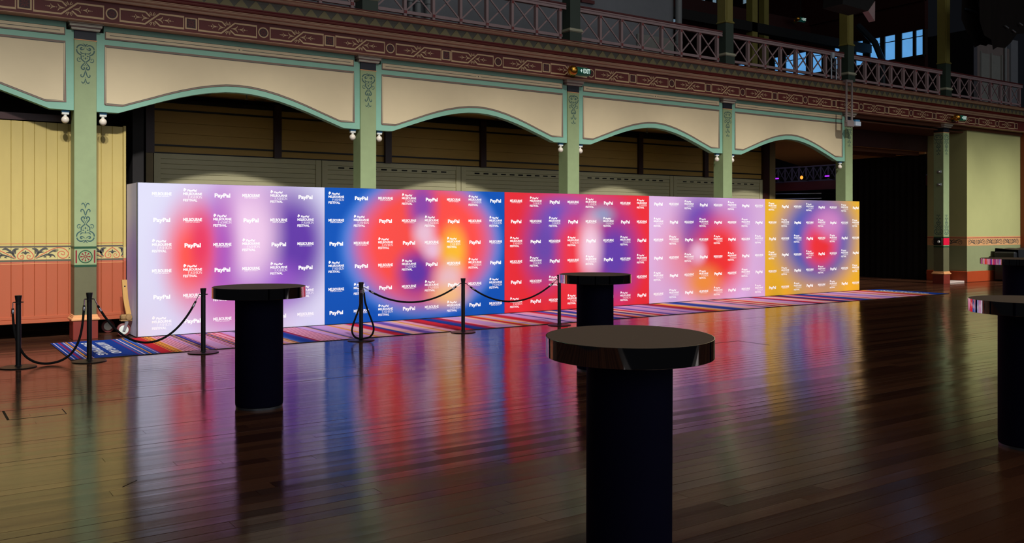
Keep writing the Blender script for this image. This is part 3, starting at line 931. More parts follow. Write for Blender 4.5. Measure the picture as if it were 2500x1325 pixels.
# ------------------------------------------------------------------ end wall with daylit windows
XE = 28.6
we = empty('wall_end', (0, 0, 0), 'dark timber end wall of the gallery with daylit windows', None, None, 'structure')
box('dado_boards', M['dark_timber'], we, XE, XE+0.2, 17.2, 34, 5.2, 7.53)
box('band_boards', M['dark_timber'], we, XE, XE+0.2, 17.2, 34, 8.40, 10.86)
box('window_sill', M['window_frame'], we, XE-0.08, XE+0.05, 17.2, 34, 7.46, 7.53)
box('transom', M['dark_timber'], we, XE-0.1, XE+0.1, 17.2, 34, 9.35, 9.6)
box('top_boards', M['dark_wall'], we, XE+0.05, XE+0.2, 17.2, 34, 13.5, 16.0)
wins = [(17.28, 17.53), (17.64, 18.06), (18.30, 18.70), (18.88, 19.28), (19.57, 19.86), (20.35, 20.75), (21.32, 21.73), (22.02, 22.43), (22.61, 22.98), (23.35, 23.52), (24.50, 24.82), (25.05, 25.43)]
prev = 17.2
fr = MB()
n = 0
for a, b in wins:
    n += 1
    wd = empty('window_%d' % n, (0, 0, 0), None, None, None, 'structure')
    box('pane', M['pane_blue'], wd, XE+0.06, XE+0.08, a, b, 7.53, 8.40)
    box('glazing_bar', M['window_frame'], wd, XE+0.03, XE+0.06, a, b, 8.17, 8.195)
    box('mullion', M['window_frame'], we, XE, XE+0.18, prev, a, 7.53, 8.40)
    prev = b
box('mullion', M['window_frame'], we, XE, XE+0.18, prev, 34, 7.53, 8.40)
up = [(24.72, 25.15), (25.68, 25.95), (26.58, 26.83), (27.22, 27.66), (28.04, 28.5), (28.9, 29.35), (29.75, 30.2)]
prev = 17.2
for a, b in up:
    n += 1
    wd = empty('window_%d' % n, (0, 0, 0), None, None, None, 'structure')
    box('pane', M['pane_pale'], wd, XE+0.06, XE+0.08, a, b, 10.86, 13.5)
    box('glazing_bar', M['window_frame'], wd, XE+0.03, XE+0.06, a, b, 11.9, 11.93)
    box('upper_mullion', M['window_frame'], we, XE, XE+0.18, prev, a, 10.86, 13.5)
    prev = b
box('upper_mullion', M['window_frame'], we, XE, XE+0.18, prev, 34, 10.86, 13.5)
br = empty('roof_brace', (XE-0.5, 18.9, 5.545), 'blue black raking iron brace in front of the blue gallery windows', 'brace')
MB().tube([(0, -0.45, 1.9), (0, -0.15, 2.6), (0, 0.5, 3.3)], 0.11, 8).build('raking_strut', M['dark_steel'], br)
MB().tube([(0, -0.45, 0), (0, -0.45, 1.9)], 0.1, 8).build('upright', M['dark_steel'], br)
# dark upper roof timbers behind the gallery posts
up_roof = empty('ceiling_gallery', (0, 0, 0), 'dark timber roof slope over the gallery', None, None, 'structure')
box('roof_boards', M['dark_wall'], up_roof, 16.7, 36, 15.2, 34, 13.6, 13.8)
box('tie_beam', M['dark_timber'], up_roof, 16.75, 28.6, 21.8, 22.1, 8.9, 9.5)
box('tie_beam', M['slot'], up_roof, 16.75, 28.6, 19.2, 19.4, 7.9, 8.2)
for x, y in ((22.3, 19.2), (25.6, 21.5)): box('inner_post', M['gallery_shaft'], up_roof, x, x+0.25, y, y+0.25, 5.5, 13.6)

# ================================================================== UNDER THE GALLERY: back wall, shutters, soffit
YB = 16.97
wb = empty('wall_back', (0, 0, 0), 'mustard boarded wall above the roller shutters, under the gallery', None, None, 'structure')
posts = [3.69, 6.04, 8.41, 10.76, 13.12, 15.48, 17.83, 20.17]
for i in range(7):
    a, b = posts[i]+0.07, posts[i+1]-0.07
    box('board', M['board_yellow'], wb, a, b, YB+0.02, YB+0.06, 3.055, 3.168)
    zz = [3.198, 3.40, 3.60, 3.812]
    for z0, z1 in zip(zz, zz[1:]): box('board', M['board_yellow'], wb, a, b, YB+0.01, YB+0.05, z0, z1-0.003, 0.002)
    box('board', M['board_yellow'], wb, a, b, YB+0.02, YB+0.06, 3.842, 3.955)
for i, x in enumerate(posts):
    box('wall_post', M['dark_timber'], wb, x-0.072, x+0.072, YB-0.06, YB+0.08, 3.03, 4.06)
for z0, z1 in ((3.168, 3.198), (3.812, 3.842), (3.955, 4.03), (3.03, 3.055)):
    box('dark_rail', M['black_rail'], wb, 3.75, 20.12, YB-0.01, YB+0.05, z0, z1)
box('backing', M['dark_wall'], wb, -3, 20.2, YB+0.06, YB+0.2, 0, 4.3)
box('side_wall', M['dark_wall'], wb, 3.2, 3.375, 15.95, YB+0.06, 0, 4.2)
box('end_post', M['dark_timber'], wb, 20.10, 20.34, YB-0.07, YB+0.1, 0, 4.1)
box('end_jamb', M['jamb'], wb, 20.36, 20.60, YB-0.07, YB+0.1, 0, 4.1)
box('first_jamb', M['jamb'], wb, 3.62, 3.74, YB-0.05, YB+0.06, 0, 3.03)
sh_edges = [(3.76, 6.94), (6.955, 10.18), (10.195, 13.40), (13.42, 16.63), (16.645, 20.1)]
SL = ['leftmost roller shutter without slots, above the lavender panel', 'slotted roller shutter behind the second column', 'slotted roller shutter above the blue and red panels',
      'slotted roller shutter above the red and lilac panels', 'last slotted roller shutter beside the dark opening']
slot_me = MB().box(-0.065, 0.065, -0.004, 0.0, -0.014, 0.014).mesh('vent_slot', M['slot'])
for i, (a, b) in enumerate(sh_edges):
    r = empty('roller_shutter', (a, YB, 0), SL[i], 'roller shutter', 'roller shutters')
    W = b-a
    box('guide_rail', M['shutter'], r, 0.0, 0.115, -0.03, 0.05, 0, 3.03)
    box('guide_rail', M['shutter'], r, W-0.115, W, -0.03, 0.05, 0, 3.03)
    box('header', M['shutter'], r, 0.115, W-0.115, -0.015, 0.05, 2.94, 3.03)
    sm = MB().box(0.115, W-0.115, -0.006, 0.04, 0.0, 0.0885, 0, 0.004).mesh('slat', M['shutter'])
    for k in range(9): link('slat', sm, r, (0, 0, 2.94 - 0.092*(k+1)))
    box('lower_curtain', M['shutter'], r, 0.115, W-0.115, -0.004, 0.04, 0.0, 2.11)
    if i > 0:
        ns = 11
        for k in range(ns): link('vent_slot', slot_me, r, (0.42 + (W-0.84)*k/(ns-1), -0.006, 2.94-0.046))
ce = empty('ceiling', (0, 0, 0), 'brown boarded soffit under the gallery', None, None, 'structure')
box('soffit_boards', M['soffit'], ce, -3, 20.4, 15.03, 17.1, 4.12, 4.16)
mb = MB(); mb.prism([(20.4, 15.1), (20.4, 17.5), (22.2, 18.5), (25.3, 20.8), (29.7, 23.1), (29.7, 16.3), (27.2, 16.26), (21.3, 16.26), (21.3, 15.1)], 'z', 4.12, 4.16)
mb.build('soffit_wedge', M['soffit'], ce)
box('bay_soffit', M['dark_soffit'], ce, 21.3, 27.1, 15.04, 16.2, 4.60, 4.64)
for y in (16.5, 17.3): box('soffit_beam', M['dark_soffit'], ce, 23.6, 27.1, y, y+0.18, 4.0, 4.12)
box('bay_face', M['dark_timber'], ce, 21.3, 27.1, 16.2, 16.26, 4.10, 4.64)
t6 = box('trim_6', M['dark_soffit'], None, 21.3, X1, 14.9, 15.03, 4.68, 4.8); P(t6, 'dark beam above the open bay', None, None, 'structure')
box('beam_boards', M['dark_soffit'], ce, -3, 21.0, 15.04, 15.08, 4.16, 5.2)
for i, (x, y) in enumerate(((4.56, 16.6), (5.63, 16.75), (11.1, 16.8), (15.83, 16.0))):
    r = empty('downlight', (x, y, 4.12), ['oval soffit downlight nearest the dark side wall', 'round soffit downlight under the widest arch', 'soffit downlight under the arch above the blue panel', 'soffit downlight under the arch above the lilac panel'][i], 'downlight', 'soffit downlights')
    MB().lathe([(0.11, 0), (0.11, -0.012), (0.085, -0.016), (0.08, -0.004)], (0, 0, 0), 20).build('trim_ring', M['jamb'], r)
    MB().lathe([(0.08, -0.003), (0.0, -0.003)], (0, 0, 0), 20).build('lens', M['cap'], r)
for i, (x, y) in enumerate(((5.2, 16.2), (15.2, 16.4), (23.7, 16.6))):
    r = empty('sprinkler_head', (x, y, 4.12), ['small sprinkler head under the widest arch', 'small sprinkler head under the arch above the red panel', 'sprinkler head under the dark open bay'][i], 'sprinkler', 'sprinkler heads')
    MB().lathe([(0.012, 0), (0.012, -0.08), (0.03, -0.09), (0.03, -0.1)], (0, 0, 0), 10).build('sprinkler_stem', M['pipe'], r)

# ================================================================== YELLOW AND TERRACOTTA BOARDED PARTITION
YW = 15.35
pt = empty('boarded_partition', (1.5, YW, 0.24), 'yellow over terracotta boarded partition with painted scroll frieze behind the free column', 'partition')
def pbox(name, m, x0, x1, y0, y1, z0, z1, bev=0.0):
    return box(name, m, pt, x0-1.5, x1-1.5, y0-YW, y1-YW, z0-0.24, z1-0.24, bev)
bx = 2.976
edges = [2.934, 2.776, 2.614, 2.458, 2.305, 2.151, 1.991, 1.839, 1.678, 1.524, 1.367, 1.21, 1.05, 0.89, 0.73, 0.57, 0.41]
pbox('end_stile', M['board'], 2.937, 2.978, YW-0.02, YW+0.05, 0.24, 3.315, 0.004)
for b, a in zip(edges, edges[1:]):
    pbox('board', M['board'], a+0.001, b-0.001, YW-0.006, YW+0.03, 0.34, 3.30, 0.005)
pbox('bottom_rail', M['board'], 0.41, 2.976, YW-0.035, YW+0.05, 0.24, 0.30, 0.006)
pbox('bottom_rail', M['board'], 0.41, 2.976, YW-0.025, YW+0.05, 0.30, 0.352, 0.006)
pbox('backing', M['board'], 0.41, 2.976, YW+0.03, YW+0.06, 0.24, 3.30)
pbox('top_rail', M['dark_timber'], 0.2, 2.3, YW-0.02, YW+0.3, 3.315, 3.42)
def pline(z, h, m, nm='painted_line'):
    return pbox(nm, m, 0.41, 2.974, YW-0.0085, YW-0.0055, z, z+h)
pline(1.446, 0.006, M['scroll_red']); pline(1.392, 0.022, M['line_dark']); pline(1.178, 0.024, M['line_green']); pline(1.140, 0.007, M['tan_mould'])
def scroll_unit():
    mb = MB(); k = 0.00073
    def S(pts, ww, mi, mirror=True, st=False):
        for sg in ((1, -1) if mirror else (1,)):
            mb.ribbon([(sg*p[0]*k, (325-p[1])*k) for p in pts], [x*k for x in ww] if isinstance(ww, list) else ww*k, 0.0, mi, straight=st, k=5)
    S([(0,212),(70,262),(128,322),(146,372),(128,420),(86,436),(40,420),(28,380),(52,352),(86,364),(84,392),(66,394)], [14,16,17,17,16,16,15,14,13,13,12,10], 0)
    S([(0,256),(0,290),(0,344)], [4,40,12], 1, False); S([(6,338),(36,300),(84,318)], [14,26,4], 1)
    # acanthus plume
    S([(170,406),(206,368),(226,318),(214,262),(176,232),(118,222)], [6,34,46,54,48,6], 1)
    S([(214,340),(256,296),(300,252),(362,220),(424,240)], [22,46,40,46,6], 1); S([(256,306),(300,296),(352,296)], [18,26,4], 1); S([(190,330),(184,280),(196,240)], [14,30,6], 1)
    # stem and scroll
    S([(178,424),(398,290),(536,224),(640,208),(736,238),(800,310),(800,360)], [10,16,16,16,17,17,16], 0)
    S([(800,360),(764,412),(690,432),(622,392),(606,326),(650,284),(706,288),(734,330),(708,360),(672,344),(676,324)], [16,17,17,16,16,15,14,13,13,12,14], 0)
    # lower leaf and inner leaf
    S([(196,430),(336,366),(430,350),(520,366),(556,416)], [5,26,44,30,6], 1); S([(420,352),(470,384),(440,408)], [20,30,5], 1); S([(330,376),(376,396),(330,410)], [16,20,4], 1)
    S([(412,336),(480,290),(548,258),(620,258)], [5,30,34,6], 1); S([(520,286),(560,288),(590,282)], [16,22,4], 1)
    for z in (232, 416): mb.disc(826*k, (325-z)*k, 12*k, 0, 1, 10); mb.disc(-826*k, (325-z)*k, 12*k, 0, 1, 10)
    return mb.mesh('painted_pattern', [M['scroll_red'], M['leaf_black']])
SCR = scroll_unit()
for x in (1.557, 2.78-0.004):
    me = SCR
    if x > 2:
        me = SCR.copy()
        import bmesh
        bm = bmesh.new(); bm.from_mesh(me)
        bmesh.ops.delete(bm, geom=[f for f in bm.faces if max(v.co.x for v in f.verts) > 2.974-x or min(v.co.x for v in f.verts) < -0.61], context='FACES')
        bm.to_mesh(me); bm.free()
    link('painted_pattern', me, pt, (x-1.5, -0.0085, 1.297-0.24))
link('painted_pattern', SCR, pt, (0.335-1.5+0.001, -0.0095, 1.297-0.24))

# wooden lever on a caster beside the backdrop
dl = empty('caster_dolly', (2.862, 14.93, 0), 'pale timber lever wrapped to a caster wheel beside the backdrop end', 'dolly')
mb = MB()
pathl = [(0.012, 0.88), (0.018, 0.75), (0.028, 0.6), (0.05, 0.46), (0.075, 0.34)]
for (xa, za), (xb, zb) in zip(pathl, pathl[1:]):
    wa = 0.036
    vs = [(xa-wa, -0.02, za), (xa+wa, -0.02, za), (xb+wa, -0.02, zb), (xb-wa, -0.02, zb), (xa-wa, 0.03, za), (xa+wa, 0.03, za), (xb+wa, 0.03, zb), (xb-wa, 0.03, zb)]
    mb.add(vs, [(0,3,2,1),(4,5,6,7),(0,1,5,4),(2,3,7,6),(1,2,6,5),(0,4,7,3)])
lv = mb.build('timber_lever', M['wood_pale'], dl)
MB().lathe([(0.011, -0.0212), (0.0, -0.022)], (0.016, 0, 0.78), 10, 0, 'y').build('bolt_hole', M['slot'], lv)
mb = MB(); mb.box(-0.045, 0.115, -0.05, 0.07, 0.262, 0.34, 0, 0.02); mb.lathe([(0.0, -0.075), (0.045, -0.07), (0.052, -0.03), (0.05, 0.0)], (0.07, 0, 0.3), 14, 0, 'y'); mb.box(-0.05, 0.12, -0.06, 0.075, 0.24, 0.26, 0, 0.006)
mb.build('sawn_block', M['wood_rough'], dl)
wh = MB().lathe([(0.088, -0.025), (0.1, -0.018), (0.104, 0.0), (0.1, 0.018), (0.088, 0.025)], (0, 0, 0.104), 32, 0, 'y').build('caster_wheel', M['tyre'], dl)
MB().lathe([(0.0, -0.03), (0.02, -0.031), (0.078, -0.024), (0.088, -0.02)], (0, 0, 0.104), 28, 0, 'y').build('wheel_hub', M['hub'], wh)
mb = MB()
mb.prism([(-0.022, 0.09), (0.016, 0.082), (0.062, 0.215), (0.058, 0.245), (0.02, 0.245), (0.016, 0.215)], 'y', -0.045, -0.038)
mb.prism([(-0.022, 0.09), (0.016, 0.082), (0.062, 0.215), (0.058, 0.245), (0.02, 0.245), (0.016, 0.215)], 'y', 0.038, 0.045)
mb.lathe([(0.016, -0.052), (0.016, 0.05)], (0, 0, 0.104), 12, 0, 'y')
mb.build('caster_fork', M['galv'], dl)
d2 = empty('caster_wheel_rear', (2.76, 15.62, 0), 'shadowed rear caster wheel beneath the boarded partition', 'caster')
MB().lathe([(0.088, -0.025), (0.1, -0.018), (0.104, 0.0), (0.1, 0.018), (0.088, 0.025)], (0, 0, 0.104), 28, 0, 'y').build('tread', M['tyre'], d2)
MB().lathe([(0.0, -0.03), (0.078, -0.024), (0.088, -0.02)], (0, 0, 0.104), 24, 0, 'y').build('hub', M['hub'], d2)
box('mount_plate', M['galv'], d2, -0.05, 0.05, -0.05, 0.05, 0.21, 0.239)

# ================================================================== PRINTED BACKDROP
YD = 14.58
BH = 2.385
BLOBS = [
    [(4.60, 1.326, 1.25, 1.45, 0.35, (184, 104, 200), 0.9),
     (5.47, 1.40, 0.70, 1.06, 0.32, (100, 60, 172), 1),
     (4.88, 0.74, 0.88, 0.50, 0.25, (156, 92, 206), 1),
     (4.74, 1.55, 0.56, 0.95, 0.25, (238, 204, 238), 1),
     (4.27, 1.33, 0.34, 1.0, 0.1, (166, 76, 184), 0.9),
     (3.775, 1.241, 0.45, 0.93, 0.12, (250, 88, 80), 1),
     (3.95, 1.433, 0.22, 0.70, 0.1, (226, 50, 92), 0.85),
     (4.43, 0.332, 0.729, 0.498, 0.1, (205, 108, 172), 0.7)],
    [(8.013, 1.352, 1.76, 1.40, 0.86, (70, 135, 225), 0.9),
     (8.03, 1.367, 1.60, 1.29, 0.75, (190, 110, 175), 0.95),
     (8.03, 1.40, 1.47, 1.17, 0.68, (251, 80, 74), 1),
     (7.93, 2.08, 0.36, 0.56, 0.15, (135, 72, 178), 0.95),
     (7.82, 0.85, 0.47, 0.50, 0.2, (100, 56, 172), 1),
     (7.98, 1.57, 0.30, 0.34, 0.1, (240, 205, 228), 0.9),
     (8.17, 1.27, 0.29, 0.26, 0.1, (238, 208, 238), 0.85),
     (8.591, 1.23, 0.35, 0.56, 0.2, (250, 190, 52), 1),
     (8.50, 0.70, 0.40, 0.42, 0.15, (236, 198, 205), 0.95),
     (8.484, 0.409, 0.514, 0.277, 0.1, (250, 202, 130), 0.85)],
    [(11.685, 2.159, 1.415, 0.392, 0.1, (196, 84, 150), 0.7),
     (10.735, 1.32, 0.636, 0.991, 0.15, (96, 74, 178), 0.95),
     (11.234, 1.918, 0.762, 0.47, 0.15, (88, 86, 196), 0.95),
     (12.577, 1.08, 0.825, 1.092, 0.2, (104, 66, 178), 1),
     (12.237, 1.95, 0.42, 0.24, 0.1, (140, 170, 210), 0.8),
     (11.469, 1.227, 0.515, 1.056, 0.1, (238, 56, 70), 0.85),
     (11.92, 1.26, 0.38, 0.76, 0.12, (246, 212, 234), 0.96)],
    [(14.904, 1.084, 1.179, 1.073, 0.15, (236, 128, 142), 0.85),
     (15.195, 1.832, 0.878, 0.772, 0.15, (116, 78, 188), 1),
     (16.333, 1.933, 0.778, 0.776, 0.1, (180, 120, 205), 0.6),
     (14.904, 1.364, 0.393, 0.56, 0.1, (140, 80, 170), 0.7),
     (15.803, 1.05, 0.99, 1.033, 0.3, (238, 52, 54), 1),
     (15.275, 0.399, 0.722, 0.49, 0.1, (246, 152, 58), 0.95),
     (15.089, 1.1, 0.331, 0.3, 0.1, (242, 194, 228), 0.95)],
    [(19.439, 1.40, 1.62, 1.30, 0.52, (78, 92, 182), 1),
     (19.638, 1.49, 0.88, 0.80, 0.3, (186, 108, 190), 1),
     (19.521, 1.195, 0.765, 0.652, 0.25, (242, 52, 58), 1),
     (19.908, 1.796, 0.678, 0.488, 0.15, (218, 142, 206), 0.9),
     (19.439, -0.064, 1.161, 0.315, 0.1, (200, 150, 120), 0.7)],
]
BASES = [(224, 226, 252), (6, 84, 186), (236, 46, 58), (222, 182, 230), (240, 184, 46)]
EDGE = [3.0, 6.035, 9.76, 13.58, 17.395, 21.17]
PLAB = ['pale lavender backdrop panel with red and purple blurs, leftmost of the printed wall',
        'blue backdrop panel with a blurred red disc and yellow streak',
        'red backdrop panel with a white glow and purple arcs',
        'lilac pink backdrop panel with a blurred red and orange oval',
        'yellow backdrop panel with a blue and red blurred disc, rightmost of the printed wall']
START = [(3.351, 0.4672, 6, 0), (6.245, 0.4721, 8, 1), (10.033, 0.4757, 8, 0), (13.856, 0.4736, 8, 2), (17.664, 0.4770, 8, 1)]
for i in range(5):
    a, b = EDGE[i], EDGE[i+1]
    r = empty('backdrop_panel', (a, YD, 0.012), PLAB[i], 'backdrop', 'printed backdrop panels')
    W = b-a
    pm = print_mat('backdrop_print_%d' % (i+1), BASES[i], BLOBS[i], a)
    mb = MB(); mb.box(0.002, W-0.002, 0.0, 0.012, 0.004, BH-0.012-0.004, 0, 0.003)
    face = mb.build('printed_face', pm, r)
    mb = MB()
    mb.box(0.004, 0.05, 0.012, 0.1, 0, BH-0.012); mb.box(W-0.05, W-0.004, 0.012, 0.1, 0, BH-0.012)
    mb.box(0.05, W-0.05, 0.012, 0.1, 0, 0.05); mb.box(0.05, W-0.05, 0.012, 0.1, BH-0.062, BH-0.012)
    mb.box(0.05, W-0.05, 0.05, 0.06, 0.05, BH-0.062)
    mb.build('frame', M['alu'], r)
    xs, dx, nc, ph = START[i]
    for rr in range(6):
        for c in range(nc):
            k = (c + ph - rr) % 3
            link(LOGO_NAME[k], LOGO[k], face, (xs + dx*c - a, -0.0015, 2.203 - 0.3985*rr - 0.012 - (0.008 if k == 1 else 0)))
rt = empty('backdrop_return', (3.0, YD, 0.012), 'narrow lavender return panel closing the left end of the backdrop', 'backdrop')
rm = print_mat('backdrop_return_print', (236, 230, 255), [(3.0, 1.2, 0.8, 0.7, 0.1, (206, 178, 250), 0.9)], 3.0)
box('printed_face', rm, rt, -0.012, 0.0, 0.035, 0.76, 0.002, BH-0.016)
box('corner_strip', M['alu'], rt, -0.014, 0.0, 0.0, 0.034, 0, BH-0.012)
box('frame', M['alu'], rt, 0.0, 0.05, 0.11, 0.76, 0, BH-0.012)

# ================================================================== CARPET RUNNER
C = dict(W=(214, 200, 232), B=(8, 62, 160), Lb=(58, 104, 196), R=(212, 34, 48), D=(164, 34, 58), M=(150, 34, 92), O=(238, 160, 54), Y=(246, 200, 60), K=(240, 170, 196),
         V=(206, 160, 218), U=(112, 84, 182), E=(244, 196, 172), N=(34, 40, 120), G=(112, 104, 136), T=(226, 164, 208))
stripes = []
def st(x1, c): stripes.append((x1, c))
for x, c in ((1.83, 'B'), (1.845, 'W'), (1.875, 'B'), (1.89, 'Lb'), (1.925, 'M'), (1.94, 'B'), (1.955, 'Lb'), (1.972, 'W'), (1.985, 'B'), (2.01, 'O'), (2.022, 'N'), (2.045, 'Lb'), (2.055, 'M'), (2.07, 'W'),
             (2.613, 'B'), (2.63, 'M'), (2.66, 'Lb'), (2.675, 'N'), (2.70, 'W'), (2.72, 'B'), (2.745, 'Lb'), (2.757, 'N'), (2.778, 'O'), (2.80, 'B'), (2.84, 'Lb'), (2.85, 'N'), (2.862, 'W'), (2.885, 'U'),
             (2.90, 'M'), (3.04, 'R'), (3.055, 'O'), (3.075, 'D'), (3.095, 'O'), (3.108, 'R'), (3.13, 'Y'), (3.145, 'D'), (3.175, 'O')): st(x, c)
def lines(x0, x1, base, ln, n, wline=0.2):
    d = (x1-x0)/n
    for i in range(n):
        st(x0 + d*(i+1-wline), base); st(x0 + d*(i+1), ln)
lines(3.175, 3.36, 'K', 'D', 4); lines(3.36, 3.46, 'T', 'N', 2, 0.15)
for x, c in ((3.475, 'O'), (3.495, 'N'), (3.51, 'G'), (3.525, 'O'), (3.575, 'N'), (3.60, 'U'), (3.62, 'N'), (3.635, 'K'), (3.645, 'D')): st(x, c)
lines(3.645, 3.82, 'V', 'T', 5, 0.3); lines(3.82, 3.95, 'T', 'D', 3, .2)
for x, c in ((3.97, 'N'), (3.99, 'O'), (4.01, 'N'), (4.03, 'U'), (4.045, 'O'), (4.06, 'D'), (4.1, 'K'), (4.12, 'R'), (4.2, 'K'), (4.22, 'R'), (4.42, 'V'), (4.5, 'G'), (4.55, 'T'), (4.62, 'O'), (4.7, 'T')): st(x, c)
lines(4.7, 4.794, 'E', 'O', 2, .4); st(4.81, 'N'); st(4.83, 'O'); st(4.888, 'Lb'); st(5.11, 'B'); st(5.165, 'D')
lines(5.165, 5.5, 'K', 'M', 6, 0.25); st(5.62, 'V')
for x, c in ((5.65, 'V'), (5.667, 'O'), (5.70, 'G'), (5.72, 'N'), (6.014, 'V'), (6.05, 'T'), (6.125, 'O'), (6.2, 'K'), (6.35, 'E'), (6.38, 'T'), (6.55, 'R'), (6.60, 'M'), (6.695, 'B'), (6.79, 'E'), (6.9, 'K'),
             (7.0, 'U'), (7.087, 'U'), (7.2, 'V'), (7.3, 'E'), (7.36, 'O'), (7.46, 'K'), (7.508, 'K'), (7.633, 'D'), (7.85, 'R'), (7.89, 'N'), (8.096, 'B'), (8.2, 'M'), (8.276, 'R'), (8.36, 'K'), (8.60, 'V'), (8.677, 'V'), (8.8, 'E'), (8.95, 'R'), (9.02, 'O'), (9.15, 'V'), (9.231, 'E'), (9.562, 'R'),
             (9.66, 'V'), (9.85, 'V'), (9.92, 'N'), (10.05, 'V'), (10.3, 'K'), (10.45, 'R'), (10.6, 'U'), (10.68, 'B'), (10.85, 'E'), (11.04, 'B'), (11.15, 'U'), (11.3, 'K'), (11.40, 'N'), (11.495, 'R'), (11.56, 'O'), (11.7, 'T'),
             (11.85, 'N'), (12.01, 'E'), (12.17, 'R'), (12.3, 'K'), (12.40, 'U'), (12.47, 'U'), (12.7, 'V'), (12.9, 'T'), (13.0, 'U'), (13.28, 'V'), (13.62, 'D'), (13.66, 'R'), (13.885, 'O'), (13.97, 'E'), (14.53, 'B'), (14.68, 'E'), (14.95, 'K'),
             (15.1, 'V'), (15.25, 'G'), (15.45, 'K'), (15.6, 'D'), (15.8, 'E'), (16.0, 'R'), (16.2, 'E'), (16.5, 'V'), (16.755, 'T'), (16.85, 'N'), (17.07, 'R'), (17.35, 'K'), (17.5, 'E'), (17.66, 'D'), (18.0, 'N'), (18.2, 'K'), (18.35, 'R'), (18.89, 'B'), (19.03, 'E'), (19.15, 'R'),
             (19.4, 'K'), (19.71, 'V'), (19.8, 'U'), (20.1, 'V'), (20.3, 'E'), (20.45, 'D'), (20.7, 'K'), (20.85, 'K'), (21.0, 'R'), (21.15, 'D'), (21.34, 'O'), (22.05, 'B')): st(x, c)
cp = empty('carpet_runner', (1.8, 13.6, 0), 'long striped carpet runner in blue, red and pink laid along the foot of the backdrop', 'carpet')
def carpet():
    me = bpy.data.meshes.new('striped_pile')
    vs, fs, cs = [], [], []
    x0 = 1.8
    yA, yB = 12.61-13.6, 14.56-13.6
    z = 0.009
    mixc = lambda p, q, f: tuple(a*(1-f)+b_*f for a, b_ in zip(p, q))
    for i, (x1, c) in enumerate(stripes):
        cur = lin(C[c])
        # the weave fades from one colour to the next except at the crisp printed start of the runner
        soft = 0.0 if x1 < 3.2 else 0.5
        pv = lin(C[stripes[i-1][1]]) if i else cur
        nx = lin(C[stripes[i+1][1]]) if i+1 < len(stripes) else cur
        f = 0.28 if soft else 0.001
        w_ = x1-x0
        for ua, ub, ca, cb in ((0, f, mixc(cur, pv, soft), cur), (f, 1-f, cur, cur), (1-f, 1, cur, mixc(cur, nx, soft))):
            b = len(vs)
            xa, xb = x0+w_*ua-1.8, x0+w_*ub-1.8
            vs += [(xa, yA, z), (xb, yA, z), (xb, yB, z), (xa, yB, z)]
            fs.append((b, b+1, b+2, b+3)); cs.append((ca, cb, cb, ca))
        x0 = x1
    me.from_pydata(vs, [], fs)
    at = me.color_attributes.new('stripe', 'FLOAT_COLOR', 'CORNER')
    for p, c in zip(me.polygons, cs):
        for li, cc in zip(p.loop_indices, c): at.data[li].color = (*cc, 1)
    t = NT('woven_stripe_pile')
    a = t.node('ShaderNodeAttribute'); a.attribute_name = 'stripe'
    n = t.noise(900, 2, t.mapping((1, 1, 1)))
    t.L(t.mix(t.math('MULTIPLY', n, 0.22), a.outputs['Color'], (0.02, 0.02, 0.03)), t.b.inputs['Base Color'])
    t.b.inputs['Roughness'].default_value = 0.95; t.b.inputs['Specular IOR Level'].default_value = 0.1
    t.bump(n, 0.4, 0.003)
    me.materials.append(t.m)
    return me
link('striped_pile', carpet(), cp)
mb = MB(); L_ = 22.05-1.8
mb.box(-0.006, L_+0.006, -0.996, -0.99, 0, 0.009); mb.box(-0.006, L_+0.006, 0.96, 0.966, 0, 0.009); mb.box(-0.006, 0, -0.99, 0.96, 0, 0.009); mb.box(L_, L_+0.006, -0.99, 0.96, 0, 0.009); mb.box(0, L_, -0.99, 0.96, 0, 0.004)
mb.build('bound_edge', M['black_rail'], cp)
for x0, lines_ in ((2.14, ('ANYTHING AND', 'EVERYTHING')), (21.42, ('ANYTHING AND', 'EVERYTHING'))):
    for j, s_ in enumerate(lines_):
        vs, fs = text_shape(s_, 0, 0, 1.34 if j == 0 else 1.46, 0.125, 0.03)
        mb = MB()
        xx = x0 + (0.205 if j == 0 else 0.02)
        y0 = 14.27 if j == 0 else 14.32
        mb.add([(xx + v[2] - 1.8, y0 - v[0] - 13.6, 0.0098) for v in vs], [tuple(f) for f in fs])
        mb.build('lettering', M['carpet_ink'], cp)

# ================================================================== STANCHIONS AND ROPES
def make_stanchion():
    r = empty('stanchion', (0, 0, 0))
    MB().lathe([(0.0, 0.0), (0.2, 0.0), (0.203, 0.006), (0.198, 0.011), (0.12, 0.014), (0.045, 0.018), (0.032, 0.03)], (0, 0, 0), 40).build('base_plate', M['charcoal'], r)
    MB().lathe([(0.0305, 0.018), (0.0305, 0.80)], (0, 0, 0), 24).build('post', M['charcoal'], r)
    MB().lathe([(0.030, 0.79), (0.031, 0.80), (0.039, 0.86), (0.040, 0.868), (0.036, 0.872), (0.0, 0.873)], (0, 0, 0), 24).build('flared_cap', M['charcoal'], r)
    ringp = [(0.058*math.cos(a*PI/12), 0.058*math.sin(a*PI/12), 0.79) for a in range(25)]
    mb = MB(); mb.tube(ringp, 0.004, 6)
    for a in (0, 90, 180, 270):
        c, s_ = math.cos(math.radians(a)), math.sin(math.radians(a))
        mb.tube([(0.03*c, 0.03*s_, 0.79), (0.058*c, 0.058*s_, 0.79)], 0.004, 6)
    mb.build('rope_ring', M['charcoal'], r)
    return r
SX = [(1.177, 12.345), (1.971, 12.385), (3.383, 12.385), (5.708, 12.40), (7.507, 12.42), (9.434, 12.39)]
SLAB = ['black rope stanchion standing alone before the terracotta boards', 'black rope stanchion in front of the free column', 'black rope stanchion before the lavender panel, left of the bar table',
        'black rope stanchion with a spare rope looped on it', 'black rope stanchion in the middle of the blue panel', 'black rope stanchion half hidden by the rim of a bar table']
s0 = make_stanchion()
